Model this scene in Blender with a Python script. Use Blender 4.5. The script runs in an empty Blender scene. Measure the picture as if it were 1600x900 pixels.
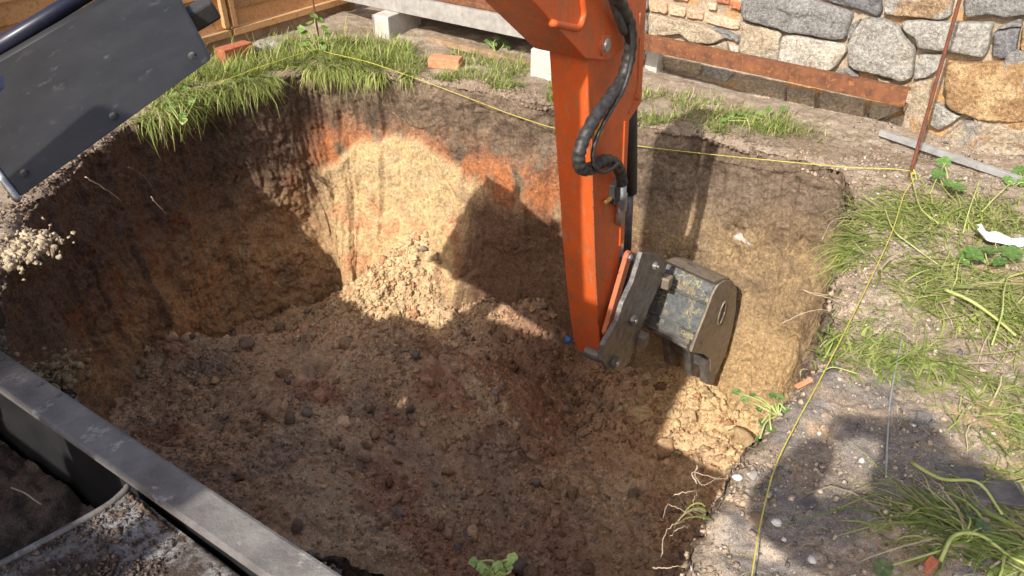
import bpy, bmesh, math, random
import numpy as np
from mathutils import Vector, Matrix

random.seed(7); RNG = np.random.default_rng(7)
SC = bpy.context.scene
COL = SC.collection
rad = math.radians

# ------------------------------------------------------------------ camera
CAM_H = 1.65; PITCH = 34.2; FPX = 1200.0            # focal length in photo pixels (1600 wide)
cd = bpy.data.cameras.new('camera'); cam = bpy.data.objects.new('camera', cd); COL.objects.link(cam)
cam.location = (0, 0, CAM_H); cam.rotation_euler = (rad(90 - PITCH), 0, 0)
cd.sensor_width = 36; cd.lens = FPX / 1600 * 36; cd.clip_start = 0.02; cd.clip_end = 500
SC.camera = cam
SC.render.resolution_x = 1024; SC.render.resolution_y = 576
# ------------------------------------------------------------------ light
SUN = Vector((0.458, 0.731, -0.703)).normalized()    # direction the light travels
elev = math.asin(-SUN.z); az = math.atan2(-SUN.x, -SUN.y)   # azimuth of the sun itself, from +Y to +X
w = bpy.data.worlds.new('World'); SC.world = w; w.use_nodes = True
nt = w.node_tree; bg = nt.nodes['Background']
sky = nt.nodes.new('ShaderNodeTexSky'); sky.sky_type = 'NISHITA'; sky.sun_disc = False
sky.sun_elevation = elev; sky.sun_rotation = az
sky.dust_density = 4.0; sky.ozone_density = 0.6
nt.links.new(sky.outputs[0], bg.inputs[0]); bg.inputs[1].default_value = 0.14
sd = bpy.data.lights.new('sun', 'SUN'); sd.energy = 4.1; sd.angle = rad(0.53); sd.color = (1.0, 0.94, 0.85)
so = bpy.data.objects.new('sun', sd); COL.objects.link(so)
so.rotation_euler = SUN.to_track_quat('-Z', 'Y').to_euler()
so.location = (-3, -4, 6)
SC.view_settings.view_transform = 'Standard'; SC.view_settings.look = 'None'
SC.view_settings.exposure = 0.52; SC.view_settings.gamma = 1.0
SC.view_settings.use_curve_mapping = False

# ------------------------------------------------------------------ pixel -> place
CP, SP = math.cos(rad(PITCH)), math.sin(rad(PITCH))
def ray(x, y):
    X = (x - 800) / FPX; Y = (450 - y) / FPX
    return Vector((X, CP + SP * Y, -SP + CP * Y))
CAMP = Vector((0, 0, CAM_H))
def gnd(x, y, z=0.0):
    d = ray(x, y); return CAMP + d * ((z - CAM_H) / d.z)
def onplane(x, y, p, n):
    d = ray(x, y); n = Vector(n); return CAMP + d * (n.dot(Vector(p) - CAMP) / n.dot(d))
def dep(x, y, t): return CAMP + ray(x, y) * t
# pit frame: U to the right along the back edge, V away from the viewer
UB = Vector((0.8678, -0.4970, 0)); VB = Vector((0.4970, 0.8678, 0))
def uv(u, v, z=0.0): return UB * u + VB * v + Vector((0, 0, z))
def touv(p): return p.x * UB.x + p.y * UB.y, p.x * VB.x + p.y * VB.y
VBACK = 3.87
def onback(x, y, v=VBACK): return onplane(x, y, uv(0, v), VB)

# ------------------------------------------------------------------ numpy noise
_p = np.random.default_rng(3).permutation(256); PERM = np.concatenate([_p, _p, _p])
_g = np.random.default_rng(4).normal(size=(256, 3)); GR = (_g / np.linalg.norm(_g, axis=1)[:, None]).astype(np.float32)
def perlin(x, y, z):
    x, y, z = np.broadcast_arrays(*[np.asarray(a, np.float32) for a in (x, y, z)])
    xi, yi, zi = np.floor(x).astype(int), np.floor(y).astype(int), np.floor(z).astype(int)
    xf, yf, zf = x - xi, y - yi, z - zi
    xi &= 255; yi &= 255; zi &= 255
    f = lambda t: t * t * t * (t * (t * 6 - 15) + 10)
    U, V, W = f(xf), f(yf), f(zf)
    def g(i, j, k):
        h = GR[PERM[PERM[PERM[xi + i] + yi + j] + zi + k]]
        return h[..., 0] * (xf - i) + h[..., 1] * (yf - j) + h[..., 2] * (zf - k)
    L = lambda a, b, t: a + (b - a) * t
    return L(L(L(g(0,0,0), g(1,0,0), U), L(g(0,1,0), g(1,1,0), U), V),
             L(L(g(0,0,1), g(1,0,1), U), L(g(0,1,1), g(1,1,1), U), V), W) * 1.5
def fbm(x, y, z, s, o=4, gain=.5):
    r = 0; a = 1.0
    for i in range(o):
        r = r + a * perlin(x * s + 17.3 * i, y * s + 5.1 * i, z * s + 9.7 * i); s *= 2.03; a *= gain
    return r
def lumps(x, y, z, s, seed=0):
    """rounded clod field 0..1 (cell noise in 3D)"""
    wx = perlin(np.asarray(x) * s * .9 + 3, np.asarray(y) * s * .9, np.asarray(z) * s * .9 + seed); wy = perlin(np.asarray(x) * s * .9 + 53, np.asarray(y) * s * .9, np.asarray(z) * s * .9 + seed)
    wx = wx + .5 * perlin(np.asarray(x) * s * 2.3, np.asarray(y) * s * 2.3 + 9, np.asarray(z) * s * 2.3)
    x = np.asarray(x) + .45 * wx / s; y = np.asarray(y) + .45 * wy / s; z = np.asarray(z) + .3 * wx / s
    x = np.asarray(x) * s + seed * 7.7; y = np.asarray(y) * s + seed * 3.1; z = np.asarray(z) * s + seed * 1.9
    xi, yi, zi = np.floor(x).astype(int), np.floor(y).astype(int), np.floor(z).astype(int)
    best = np.full(x.shape, 9.0)
    for i in (-1, 0, 1):
        for j in (-1, 0, 1):
            for k in (-1, 0, 1):
                a, b, c = (xi + i) & 255, (yi + j) & 255, (zi + k) & 255
                h = PERM[PERM[PERM[a] + b] + c]
                jx, jy, jz = GR[h, 0] * .5 + .5, GR[h, 1] * .5 + .5, GR[h, 2] * .5 + .5
                d = (xi + i + jx - x) ** 2 + (yi + j + jy - y) ** 2 + (zi + k + jz - z) ** 2
                best = np.minimum(best, d)
    return np.clip(1 - best / .55, 0, 1)
def sstep(a, b, x):
    t = np.clip((x - a) / (b - a), 0, 1); return t * t * (3 - 2 * t)
def mixc(a, b, t): return a + (np.asarray(b) - a) * np.asarray(t)[..., None]

# ------------------------------------------------------------------ mesh helpers
def mesh_np(name, V, F, mat=None, parent=None, col=None, smooth=True):
    me = bpy.data.meshes.new(name)
    V = np.asarray(V, np.float32); F = np.asarray(F, np.int32)
    n = F.shape[1]
    me.vertices.add(len(V)); me.vertices.foreach_set('co', V.ravel())
    me.loops.add(F.size); me.loops.foreach_set('vertex_index', F.ravel())
    me.polygons.add(len(F))
    me.polygons.foreach_set('loop_start', np.arange(0, F.size, n, dtype=np.int32))
    me.polygons.foreach_set('loop_total', np.full(len(F), n, np.int32))
    me.polygons.foreach_set('use_smooth', np.full(len(F), smooth, bool))
    me.update(calc_edges=True); me.validate()
    if col is not None:
        a = me.color_attributes.new('col', 'FLOAT_COLOR', 'POINT')
        c = np.ones((len(V), 4), np.float32); c[:, :3] = np.clip(col, 0.004, 1)
        a.data.foreach_set('color', c.ravel())
    o = bpy.data.objects.new(name, me); COL.objects.link(o)
    if mat: me.materials.append(mat)
    if parent: o.parent = parent
    return o
def from_bm(name, bm, mat, parent=None, smooth=False):
    me = bpy.data.meshes.new(name); bm.to_mesh(me); bm.free()
    if smooth:
        for p in me.polygons: p.use_smooth = True
    if mat: me.materials.append(mat)
    o = bpy.data.objects.new(name, me); COL.objects.link(o)
    if parent: o.parent = parent
    return o
def empty(name, loc=(0, 0, 0)):
    o = bpy.data.objects.new(name, None); COL.objects.link(o); o.location = loc; o.empty_display_size = .1
    return o
def keep(child, parent):
    """parent while keeping world coordinates (all parts are built in world coordinates)"""
    child.parent = parent; child.matrix_parent_inverse = Matrix.Translation(-Vector(parent.location)); return child
def tag(o, label, cat, group=None, kind=None):
    if label: o['label'] = label
    if cat: o['category'] = cat
    if group: o['group'] = group
    if kind: o['kind'] = kind
    return o
def struct(o): o['kind'] = 'structure'; return o
def grid_faces(nu, nv, wrap=False):
    i = np.arange(nu if wrap else nu - 1)[:, None]; j = np.arange(nv - 1)[None, :]
    a = i * nv + j; b = ((i + 1) % nu) * nv + j
    return np.stack([a, b, b + 1, a + 1], -1).reshape(-1, 4)
def bm_box(bm, c, ax, ay, az):
    """box with centre c and three half-axis vectors"""
    c = Vector(c); vs = []
    for sx in (-1, 1):
        for sy in (-1, 1):
            for sz in (-1, 1): vs.append(bm.verts.new(c + Vector(ax) * sx + Vector(ay) * sy + Vector(az) * sz))
    for f in ((0,1,3,2), (4,6,7,5), (0,4,5,1), (2,3,7,6), (0,2,6,4), (1,5,7,3)): bm.faces.new([vs[i] for i in f])
    return vs
def finish(bm, bev=0.0, seg=2):
    bmesh.ops.recalc_face_normals(bm, faces=bm.faces)
    if bev > 0: bmesh.ops.bevel(bm, geom=list(bm.edges), offset=bev, segments=seg, profile=.5, affect='EDGES', clamp_overlap=True)
    return bm
def box(name, c, ax, ay, az, mat, parent=None, bev=.004, rough=0.0, cuts=0):
    bm = bmesh.new(); bm_box(bm, c, ax, ay, az); finish(bm, bev)
    if rough:
        bmesh.ops.subdivide_edges(bm, edges=[e for e in bm.edges if e.calc_length() > .03], cuts=cuts or 4, use_grid_fill=True)
        co = np.array([v.co[:] for v in bm.verts]); n = fbm(co[:, 0], co[:, 1], co[:, 2], 22, 3)
        for v, k in zip(bm.verts, n): v.co += (v.co - Vector(c)).normalized() * float(k) * rough
    o = from_bm(name, bm, mat)
    if parent: keep(o, parent)
    return o
def prism(name, pts, off, mat, parent=None, bev=.004):
    """polygon of world points extruded by the vector off"""
    bm = bmesh.new(); off = Vector(off)
    a = [bm.verts.new(Vector(p)) for p in pts]; b = [bm.verts.new(Vector(p) + off) for p in pts]
    n = len(a); bm.faces.new(a); bm.faces.new(b[::-1])
    for i in range(n): bm.faces.new((a[i], b[i], b[(i + 1) % n], a[(i + 1) % n]))
    finish(bm, bev); o = from_bm(name, bm, mat)
    if parent: keep(o, parent)
    return o
def smooth_path(P, n):
    """Catmull-Rom resample"""
    P = [Vector(p) for p in P]
    if len(P) == 2: return [P[0].lerp(P[1], i / (n - 1)) for i in range(n)]
    Q = [P[0] * 2 - P[1]] + P + [P[-1] * 2 - P[-2]]; out = []
    for i in range(n):
        s = i / (n - 1) * (len(P) - 1); k = min(int(s), len(P) - 2); t = s - k
        a, b, c, d = Q[k:k + 4]
        out.append(.5 * ((2 * b) + (c - a) * t + (2 * a - 5 * b + 4 * c - d) * t * t + (3 * b - a - 3 * c + d) * t ** 3))
    return out
def tube_arrays(P, R, sides=8):
    P = [Vector(p) for p in P]; n = len(P); R = R if hasattr(R, '__len__') else [R] * n
    V = []; up = Vector((.3, .2, 1)).normalized()
    for i, p in enumerate(P):
        t = (P[min(i + 1, n - 1)] - P[max(i - 1, 0)]).normalized()
        s = t.cross(up)
        if s.length < 1e-3: s = t.cross(Vector((1, 0, 0)))
        s.normalize(); q = s.cross(t)
        for k in range(sides):
            a = 2 * math.pi * k / sides; V.append(p + (s * math.cos(a) + q * math.sin(a)) * R[i])
    F = []
    for i in range(n - 1):
        for k in range(sides):
            k2 = (k + 1) % sides; F.append((i * sides + k, i * sides + k2, (i + 1) * sides + k2, (i + 1) * sides + k))
    return V, F
def tube(name, P, R, mat, parent=None, sides=8, cap=True):
    V, F = tube_arrays(P, R, sides)
    bm = bmesh.new(); vs = [bm.verts.new(v) for v in V]
    for f in F: bm.faces.new([vs[i] for i in f])
    if cap: bm.faces.new(vs[:sides][::-1]); bm.faces.new(vs[-sides:])
    bmesh.ops.recalc_face_normals(bm, faces=bm.faces)
    o = from_bm(name, bm, mat, smooth=True)
    if parent: keep(o, parent)
    return o
def cyl(name, c, axis, r, h, mat, parent=None, sides=20, bev=.003):
    axis = Vector(axis).normalized(); bm = bmesh.new()
    bmesh.ops.create_cone(bm, cap_ends=True, segments=sides, radius1=r, radius2=r, depth=h)
    if bev: bmesh.ops.bevel(bm, geom=[e for e in bm.edges if len(e.link_faces) == 2 and any(len(f.verts) > 4 for f in e.link_faces)], offset=bev, segments=2, affect='EDGES')
    M = Matrix.Translation(Vector(c)) @ axis.to_track_quat('Z', 'Y').to_matrix().to_4x4()
    bmesh.ops.transform(bm, matrix=M, verts=bm.verts)
    o = from_bm(name, bm, mat)
    if parent: keep(o, parent)
    return o

# ------------------------------------------------------------------ materials
def nodes(name):
    m = bpy.data.materials.new(name); m.use_nodes = True
    t = m.node_tree; b = t.nodes['Principled BSDF']; return m, t, b
def N(t, kind, **kw):
    n = t.nodes.new(kind)
    for k, v in kw.items(): setattr(n, k, v)
    return n
def noise_node(t, scale, detail=6, rough=.6, coord=None):
    n = N(t, 'ShaderNodeTexNoise'); n.inputs['Scale'].default_value = scale; n.inputs['Detail'].default_value = detail
    n.inputs['Roughness'].default_value = rough
    if coord is None:
        coord = N(t, 'ShaderNodeNewGeometry').outputs['Position']
    t.links.new(coord, n.inputs['Vector']); return n
def ramp(t, src, stops):
    r = N(t, 'ShaderNodeValToRGB'); e = r.color_ramp.elements
    while len(e) < len(stops): e.new(.5)
    for k, (p, c) in zip(e, stops): k.position = p; k.color = (*c, 1)
    t.links.new(src, r.inputs[0]); return r
def mixn(t, a, b, f, mode='MIX'):
    m = N(t, 'ShaderNodeMix', data_type='RGBA', blend_type=mode)
    for s, v in ((m.inputs[6], a), (m.inputs[7], b), (m.inputs[0], f)):
        if hasattr(v, 'is_linked'): t.links.new(v, s)
        elif isinstance(v, (int, float)): s.default_value = v
        else: s.default_value = (*v, 1)
    return m.outputs[2]
def bump(t, b, src, dist, strength=1.0):
    n = N(t, 'ShaderNodeBump'); n.inputs['Distance'].default_value = dist; n.inputs['Strength'].default_value = strength
    t.links.new(src, n.inputs['Height'])
    t.links.new(n.outputs[0], b.inputs['Normal'])
def soil_mat(name, s1=60, s2=240, var=.35, bd=.006, speck=True):
    m, t, b = nodes(name)
    at = N(t, 'ShaderNodeAttribute'); at.attribute_name = 'col'
    n1 = noise_node(t, s1, 8, .7); n2 = noise_node(t, s2, 3, .7)
    r = ramp(t, n1.outputs[0], [(.3, (1 - var,) * 3), (.7, (1 + var,) * 3)])
    c = mixn(t, at.outputs['Color'], r.outputs[0], 1.0, 'MULTIPLY')
    r2 = ramp(t, n2.outputs[0], [(.35, (1 - var * .8,) * 3), (.65, (1 + var * .8,) * 3)])
    c = mixn(t, c, r2.outputs[0], 1.0, 'MULTIPLY')
    vo = N(t, 'ShaderNodeTexVoronoi'); vo.inputs['Scale'].default_value = s1 * 1.6; t.links.new(N(t, 'ShaderNodeNewGeometry').outputs['Position'], vo.inputs['Vector'])
    sp = ramp(t, vo.outputs['Distance'], [(.14, (1,) * 3), (.24, (0,) * 3)]); sx = N(t, 'ShaderNodeSeparateColor'); t.links.new(vo.outputs['Color'], sx.inputs[0])
    pick = ramp(t, sx.outputs[0], [(.80, (0,) * 3), (.83, (1,) * 3)]); dk = ramp(t, sx.outputs[1], [(.45, (.35,) * 3), (.55, (1.75,) * 3)])
    f_ = mixn(t, sp.outputs[0], pick.outputs[0], 1.0, 'MULTIPLY'); cs_ = mixn(t, c, dk.outputs[0], 1.0, 'MULTIPLY')
    if speck: c = mixn(t, c, cs_, f_)
    t.links.new(c, b.inputs['Base Color']); b.inputs['Roughness'].default_value = .97; b.inputs['Specular IOR Level'].default_value = .12
    bump(t, b, n1.outputs[0], bd); return m
def attr_mat(name, rough=.6, spec=.3, trans=0.0, var=.2, s=90):
    m, t, b = nodes(name)
    at = N(t, 'ShaderNodeAttribute'); at.attribute_name = 'col'
    n1 = noise_node(t, s, 3)
    r = ramp(t, n1.outputs[0], [(.3, (1 - var,) * 3), (.7, (1 + var,) * 3)])
    c = mixn(t, at.outputs['Color'], r.outputs[0], 1.0, 'MULTIPLY')
    t.links.new(c, b.inputs['Base Color']); b.inputs['Roughness'].default_value = rough; b.inputs['Specular IOR Level'].default_value = spec
    if trans:
        tr = N(t, 'ShaderNodeBsdfTranslucent'); t.links.new(c, tr.inputs[0])
        mx = N(t, 'ShaderNodeMixShader'); mx.inputs[0].default_value = trans
        t.links.new(b.outputs[0], mx.inputs[1]); t.links.new(tr.outputs[0], mx.inputs[2])
        t.links.new(mx.outputs[0], t.nodes['Material Output'].inputs[0])
    return m
def mottled(name, c1, c2, s=12, lo=.4, hi=.62, rough=.6, metal=0.0, bd=.0, bs=80, spec=.4, c3=None, s3=40, t3=(.6, .68)):
    m, t, b = nodes(name)
    n1 = noise_node(t, s, 8, .65)
    c = ramp(t, n1.outputs[0], [(lo, c1), (hi, c2)]).outputs[0]
    if c3 is not None:
        n3 = noise_node(t, s3, 6, .75)
        f = ramp(t, n3.outputs[0], [(t3[0], (0,) * 3), (t3[1], (1,) * 3)])
        c = mixn(t, c, c3, f.outputs[0])
    t.links.new(c, b.inputs['Base Color'])
    b.inputs['Roughness'].default_value = rough; b.inputs['Metallic'].default_value = metal; b.inputs['Specular IOR Level'].default_value = spec
    if bd: bump(t, b, noise_node(t, bs, 6, .7).outputs[0], bd)
    return m
SOIL = soil_mat('soil'); SOILW = soil_mat('cut_soil', 55, 210, .48, .014); SOILF = soil_mat('soil_fine', 110, 320, .3, .004)
GRASS = attr_mat('grass_blade', .8, .12, .4); LEAF = attr_mat('leaf', .5, .35, .3, .25, 60)
STONEM = soil_mat('granite', 55, 230, .55, .016, False)
ORANGE = mottled('orange_paint', (.68, .115, .02), (.56, .10, .024), 9, .35, .7, .38, spec=.45, c3=(.30, .13, .06), s3=11, t3=(.48, .75))
ORANGEL = mottled('orange_link_paint', (.55, .14, .05), (.40, .12, .05), 30, .35, .7, .5, c3=(.14, .09, .06), s3=50, t3=(.52, .62))
BLACKM = mottled('black_steel', (.03, .03, .032), (.06, .055, .05), 20, .35, .7, .45, bd=.001)
DARKST = mottled('worn_dark_steel', (.10, .10, .105), (.24, .22, .20), 22, .38, .66, .42, .35, bd=.002, bs=60, c3=(.24, .18, .12), s3=30, t3=(.56, .66))
RUBBER = mottled('hose_rubber', (.022, .022, .024), (.06, .057, .052), 60, .4, .7, .5, spec=.45)
STEEL = mottled('bare_steel', (.35, .35, .36), (.5, .5, .5), 40, .4, .6, .35, .8)
GREYP = mottled('dark_grey_paint', (.017, .017, .0175), (.027, .027, .027), 7, .35, .7, .48, spec=.3, c3=(.085, .083, .08), s3=18, t3=(.60, .76))
NAVY = mottled('navy_paint', (.010, .012, .028), (.018, .02, .04), 10, .4, .6, .35)
RUST = mottled('rust', (.235, .095, .045), (.12, .052, .032), 14, .38, .64, .85, .1, bd=.003, bs=90, c3=(.42, .18, .05), s3=40, t3=(.54, .7))
RUSTD = mottled('dark_rust', (.20, .07, .04), (.12, .05, .03), 30, .38, .64, .85, bd=.002)
CONC = mottled('concrete', (.42, .40, .36), (.56, .54, .50), 14, .35, .65, .95, bd=.002, bs=140, spec=.1)
BRICKO = mottled('orange_brick', (.52, .20, .10), (.60, .30, .18), 30, .35, .65, .95, bd=.002, bs=120, spec=.1)
BRICKR = mottled('red_brick', (.36, .11, .065), (.45, .17, .10), 30, .35, .65, .95, bd=.002, bs=120, spec=.1)
GALV = mottled('galvanised', (.50, .51, .52), (.36, .37, .38), 18, .4, .65, .5, .45, c3=(.20, .17, .13), s3=30, t3=(.6, .7))
WEATHER = mottled('weathered_grey_steel', (.27, .26, .25), (.40, .385, .36), 16, .35, .65, .8, .1, bd=.002, c3=(.24, .10, .05), s3=12, t3=(.60, .66))
STRINGM = mottled('yellow_string', (.60, .53, .10), (.50, .44, .10), 90, .4, .6, .7, spec=.2)
WHITEP = mottled('white_plastic', (.80, .80, .78), (.66, .65, .62), 20, .35, .7, .45)
WOODD = mottled('old_wood', (.24, .16, .10), (.38, .27, .18), 18, .35, .65, .9, bd=.002, spec=.1)
STICKER = mottled('yellow_sticker', (.62, .48, .03), (.52, .36, .03), 30, .4, .6, .45)
def wood_mat(name, c1, c2, axis):
    m, t, b = nodes(name)
    g = N(t, 'ShaderNodeNewGeometry').outputs['Position']
    mp = N(t, 'ShaderNodeMapping'); t.links.new(g, mp.inputs[0])
    mp.inputs['Rotation'].default_value = (0, 0, -math.atan2(axis.y, axis.x)); mp.inputs['Scale'].default_value = (2.2, 40, 40)
    n = noise_node(t, 1.0, 7, .6, mp.outputs[0])
    c = ramp(t, n.outputs[0], [(.32, c1), (.52, c2), (.68, c1)])
    oi = N(t, 'ShaderNodeObjectInfo')
    rr = ramp(t, oi.outputs['Random'], [(0, (.78, .78, .78)), (1, (1.18, 1.12, 1.05))])
    cc = mixn(t, c.outputs[0], rr.outputs[0], 1.0, 'MULTIPLY')
    kn = noise_node(t, 9, 2, .4)
    f = ramp(t, kn.outputs[0], [(.72, (0,) * 3), (.76, (1,) * 3)])
    cc = mixn(t, cc, (.10, .045, .02), f.outputs[0])
    t.links.new(cc, b.inputs['Base Color']); b.inputs['Roughness'].default_value = .75; b.inputs['Specular IOR Level'].default_value = .2
    bump(t, b, n.outputs[0], .002); return m

t = ORANGE.node_tree; b = t.nodes['Principled BSDF']; lk = b.inputs['Base Color'].links[0].from_socket
ch = noise_node(t, 75, 4, .8); f = ramp(t, ch.outputs[0], [(.655, (0,) * 3), (.68, (1,) * 3)])
c = mixn(t, lk, (.11, .07, .05), f.outputs[0])
mp = N(t, 'ShaderNodeMapping'); t.links.new(N(t, 'ShaderNodeNewGeometry').outputs['Position'], mp.inputs[0]); mp.inputs['Scale'].default_value = (60, 60, 5)
st = noise_node(t, 1.0, 5, .7, mp.outputs[0]); f = ramp(t, st.outputs[0], [(.54, (0,) * 3), (.70, (.75,) * 3)])
c = mixn(t, c, (.36, .21, .12), f.outputs[0]); t.links.new(c, b.inputs['Base Color'])
rr_ = ramp(t, ch.outputs[0], [(.3, (.33,) * 3), (.7, (.6,) * 3)]); t.links.new(rr_.outputs[0], b.inputs['Roughness'])
# ================================================================== THE PIT
PC = (-2.0, 2.35)                                    # pit centre in pit coordinates
OUT = [(-.25, .90), (-.22, 1.30), (-.20, 1.6), (-.17, 1.85), (-.10, 2.25), (-.12, 2.7), (-.13, 3.15), (-.20, 3.6),
       (-.30, 3.84), (-.9, 3.88), (-1.6, 3.89), (-2.3, 3.91), (-2.9, 3.89), (-3.45, 3.80), (-3.66, 3.66), (-3.80, 3.30), (-3.96, 2.95),
       (-3.92, 2.55), (-3.78, 2.15), (-3.52, 1.68), (-3.18, 1.35), (-2.90, 1.08), (-2.5, .92), (-2.2, .88), (-1.8, .80), (-1.4, .78), (-.7, .84)]
_o = np.array(OUT); _oc = []
for i in range(len(_o)):                             # densify the outline
    a, b2 = _o[i], _o[(i + 1) % len(_o)]
    for k in range(40): _oc.append(a + (b2 - a) * k / 40)
_oc = np.array(_oc)
for _ in range(14): _oc = (_oc + np.roll(_oc, 1, 0) + np.roll(_oc, -1, 0)) / 3
_th = np.arctan2(_oc[:, 1] - PC[1], _oc[:, 0] - PC[0]); _r = np.hypot(_oc[:, 0] - PC[0], _oc[:, 1] - PC[1])
_or = np.argsort(_th); TH, RR = _th[_or], _r[_or]
def outline_R(th):
    r = np.interp(th, TH, RR, period=2 * math.pi)
    cx, cy = np.cos(th) * r, np.sin(th) * r
    return r + .035 * fbm(cx, cy, 0 * cx, 3.2, 2) + .018 * fbm(cx, cy, 0 * cx + 4, 14, 3)

def ground_z(u, v):
    """height of the undisturbed ground"""
    z = .035 * fbm(u, v, 0 * u, 1.3, 3) + .012 * fbm(u, v, 0 * u + 3, 9, 3)
    z = z + .03 * sstep(.2, 1.2, u)                  # spoil bank rising away from the right edge
    return z * sstep(14, 5, np.hypot(u + 1.5, v - 2.5))
def gz(p):
    u, v = touv(p); return float(ground_z(np.array([u]), np.array([v]))[0])

def axis_coords(lo, hi, step, far):
    a = list(np.arange(lo, hi, step)); s = step; x = a[-1]
    while x < far: s *= 1.22; x += s; a.append(x)
    s = step; x = a[0]; pre = []
    while x > -far: s *= 1.22; x -= s; pre.append(x)
    return np.array(pre[::-1] + a)
gu = axis_coords(-4.75, 2.1, .0125, 60); gv = axis_coords(.45, 5.7, .0125, 60)
Ug, Vg = np.meshgrid(gu, gv, indexing='ij')
th = np.arctan2(Vg - PC[1], Ug - PC[0]); rr = np.hypot(Ug - PC[0], Vg - PC[1])
Ro = outline_R(th); dist = (rr - Ro) * .9
inside = dist < 0
# pull the inner row of border cells onto the outline
ins_n = inside.copy()
near = inside & (dist > -.04)
k = np.where(near, Ro / np.maximum(rr, 1e-4), 1.0)
Ug2 = PC[0] + (Ug - PC[0]) * k; Vg2 = PC[1] + (Vg - PC[1]) * k
dd = np.maximum(dist, 0)
Z = ground_z(Ug2, Vg2)
close = sstep(4.5, 1.5, dd)
crumb = lumps(Ug2, Vg2, 0 * Ug2, 26, 1) * .005 + lumps(Ug2, Vg2, 0 * Ug2, 62, 2) * .005 + .009 * fbm(Ug2, Vg2, 0 * Ug2, 60, 2)
Z = Z + crumb * close * (0.35 + .65 * sstep(-.9, .1, Ug2)) - .035 * np.exp(-dd / .02)
Z += .03 * np.exp(-((dd - .06) / .05) ** 2) * np.clip(fbm(Ug2, Vg2, 0 * Ug2, 6, 2), 0, 1)
F = grid_faces(len(gu), len(gv))
far_in = (inside & ~near).ravel()
F = F[~far_in[F].any(axis=1)]
n_in = inside.ravel()[F].sum(axis=1); F = F[n_in < 4]
# ground colours: turf soil behind, dusty grey spoil on the right
q1 = fbm(Ug2, Vg2, 0 * Ug2, 2.1, 4); q2 = fbm(Ug2, Vg2, 0 * Ug2 + 9, 9, 4); q3 = fbm(Ug2, Vg2, 0 * Ug2 + 19, 34, 3)
C = np.zeros(Ug2.shape + (3,)) + np.array([.28, .225, .17])
C = mixc(C, [.36, .30, .235], sstep(-.1, .5, q2))
C = mixc(C, [.21, .155, .11], sstep(.1, .55, q1 + .3 * q3) * .8)
right = sstep(-.45, -.05, Ug2) * sstep(3.9, 3.2, Vg2)
C = mixc(C, [.32, .255, .19], right * .8)
C = mixc(C, [.44, .365, .285], right * sstep(.05, .45, q2))
C = mixc(C, [.24, .18, .13], right * sstep(.15, .45, q3 + .4 * q1) * .7)
C = mixc(C, [.48, .33, .18], right * sstep(.25, .6, fbm(Ug2, Vg2, 0 * Ug2 + 33, 3.1, 3)) * .8)
ash = sstep(.0, .35, fbm(Ug2, Vg2, 0 * Ug2 + 41, 4.5, 4) + .9 * np.exp(-(((Ug2 - .15) / .4) ** 2 + ((Vg2 - 1.75) / .45) ** 2)) - .35)
C = mixc(C, [.17, .16, .155], right * ash * .7)
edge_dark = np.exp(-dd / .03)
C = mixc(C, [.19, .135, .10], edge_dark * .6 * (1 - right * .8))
V3 = np.stack([UB.x * Ug2 + VB.x * Vg2, UB.y * Ug2 + VB.y * Vg2, Z], -1).reshape(-1, 3)
used = np.unique(F); remap = np.full(len(V3), -1); remap[used] = np.arange(len(used))
ground = struct(mesh_np('ground', V3[used], remap[F], SOIL, col=C.reshape(-1, 3)[used]))

# ---- pit wall
NT = 1250
_tt = np.linspace(-math.pi, math.pi, 4000, endpoint=False); _rr = np.interp(_tt, TH, RR, period=2 * math.pi)
_x, _y = np.cos(_tt) * _rr, np.sin(_tt) * _rr
seg = np.hypot(np.diff(_x, append=_x[0]), np.diff(_y, append=_y[0]))
cum = np.concatenate([[0], np.cumsum(seg)]); wall_th = np.interp(np.linspace(0, cum[-1], NT, endpoint=False), cum, np.append(_tt, math.pi))
zs = np.concatenate([[-.004], np.arange(-.016, -2.05, -.0125)])
TT, ZZ = np.meshgrid(wall_th, zs, indexing='ij')
R0 = outline_R(TT)
ux, vx = PC[0] + np.cos(TT) * R0, PC[1] + np.sin(TT) * R0
# inward normal of the smooth outline
_t0 = np.interp(wall_th, TH, RR, period=2 * math.pi); X0, Y0 = np.cos(wall_th) * _t0, np.sin(wall_th) * _t0
tx, ty = np.roll(X0, -8) - np.roll(X0, 8), np.roll(Y0, -8) - np.roll(Y0, 8); L = np.hypot(tx, ty)
nx, ny = -ty / L, tx / L
back = sstep(3.45, 3.75, vx); leftw = sstep(-3.0, -3.4, ux) * (1 - back); rightw = sstep(-.8, -.4, ux) * (1 - back)
D = -ZZ                                               # depth below ground
inw = .10 * sstep(.2, 1.9, D) + .05 * fbm(ux, vx, ZZ, 1.6, 3)
inw += -.03 * np.exp(-D / .05) * .6
sand = back * sstep(-3.85, -3.6, ux) * sstep(-2.28, -2.6, ux)
sand_top = .46 + .30 * ((ux + 3.05) / .62) ** 2 * .8 + .05 * fbm(ux, vx, 0 * ux, 6, 3)
sandw = sand * sstep(-.03, .03, D - sand_top)
inw += sandw * (.035 + .22 * sstep(.7, 1.75, D)) 
groove = np.abs(perlin(ux * 7 + .9 * ZZ, vx * 7, ZZ * .55)) ** .8 + .5 * np.abs(perlin(ux * 19 + 1.2 * ZZ, vx * 19, ZZ * .9 + 5))
qq = ux + vx; tg = np.abs(np.sin(math.pi * (qq / .055 + .35 * perlin(ux * 4, vx * 4, ZZ * 1.1) + .25 * ZZ)))
tpatch = sstep(.0, .35, perlin(ux * 2.3 + 7, vx * 2.3, ZZ * 1.3)) * sstep(.08, .2, D) * (1 - sandw * .7)
inw += -.011 * tg * tpatch
gmask = (.6 * back * (1 - sandw) + leftw * .9 + .5) * sstep(.05, .2, D)
inw += -.022 * groove * gmask
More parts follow.
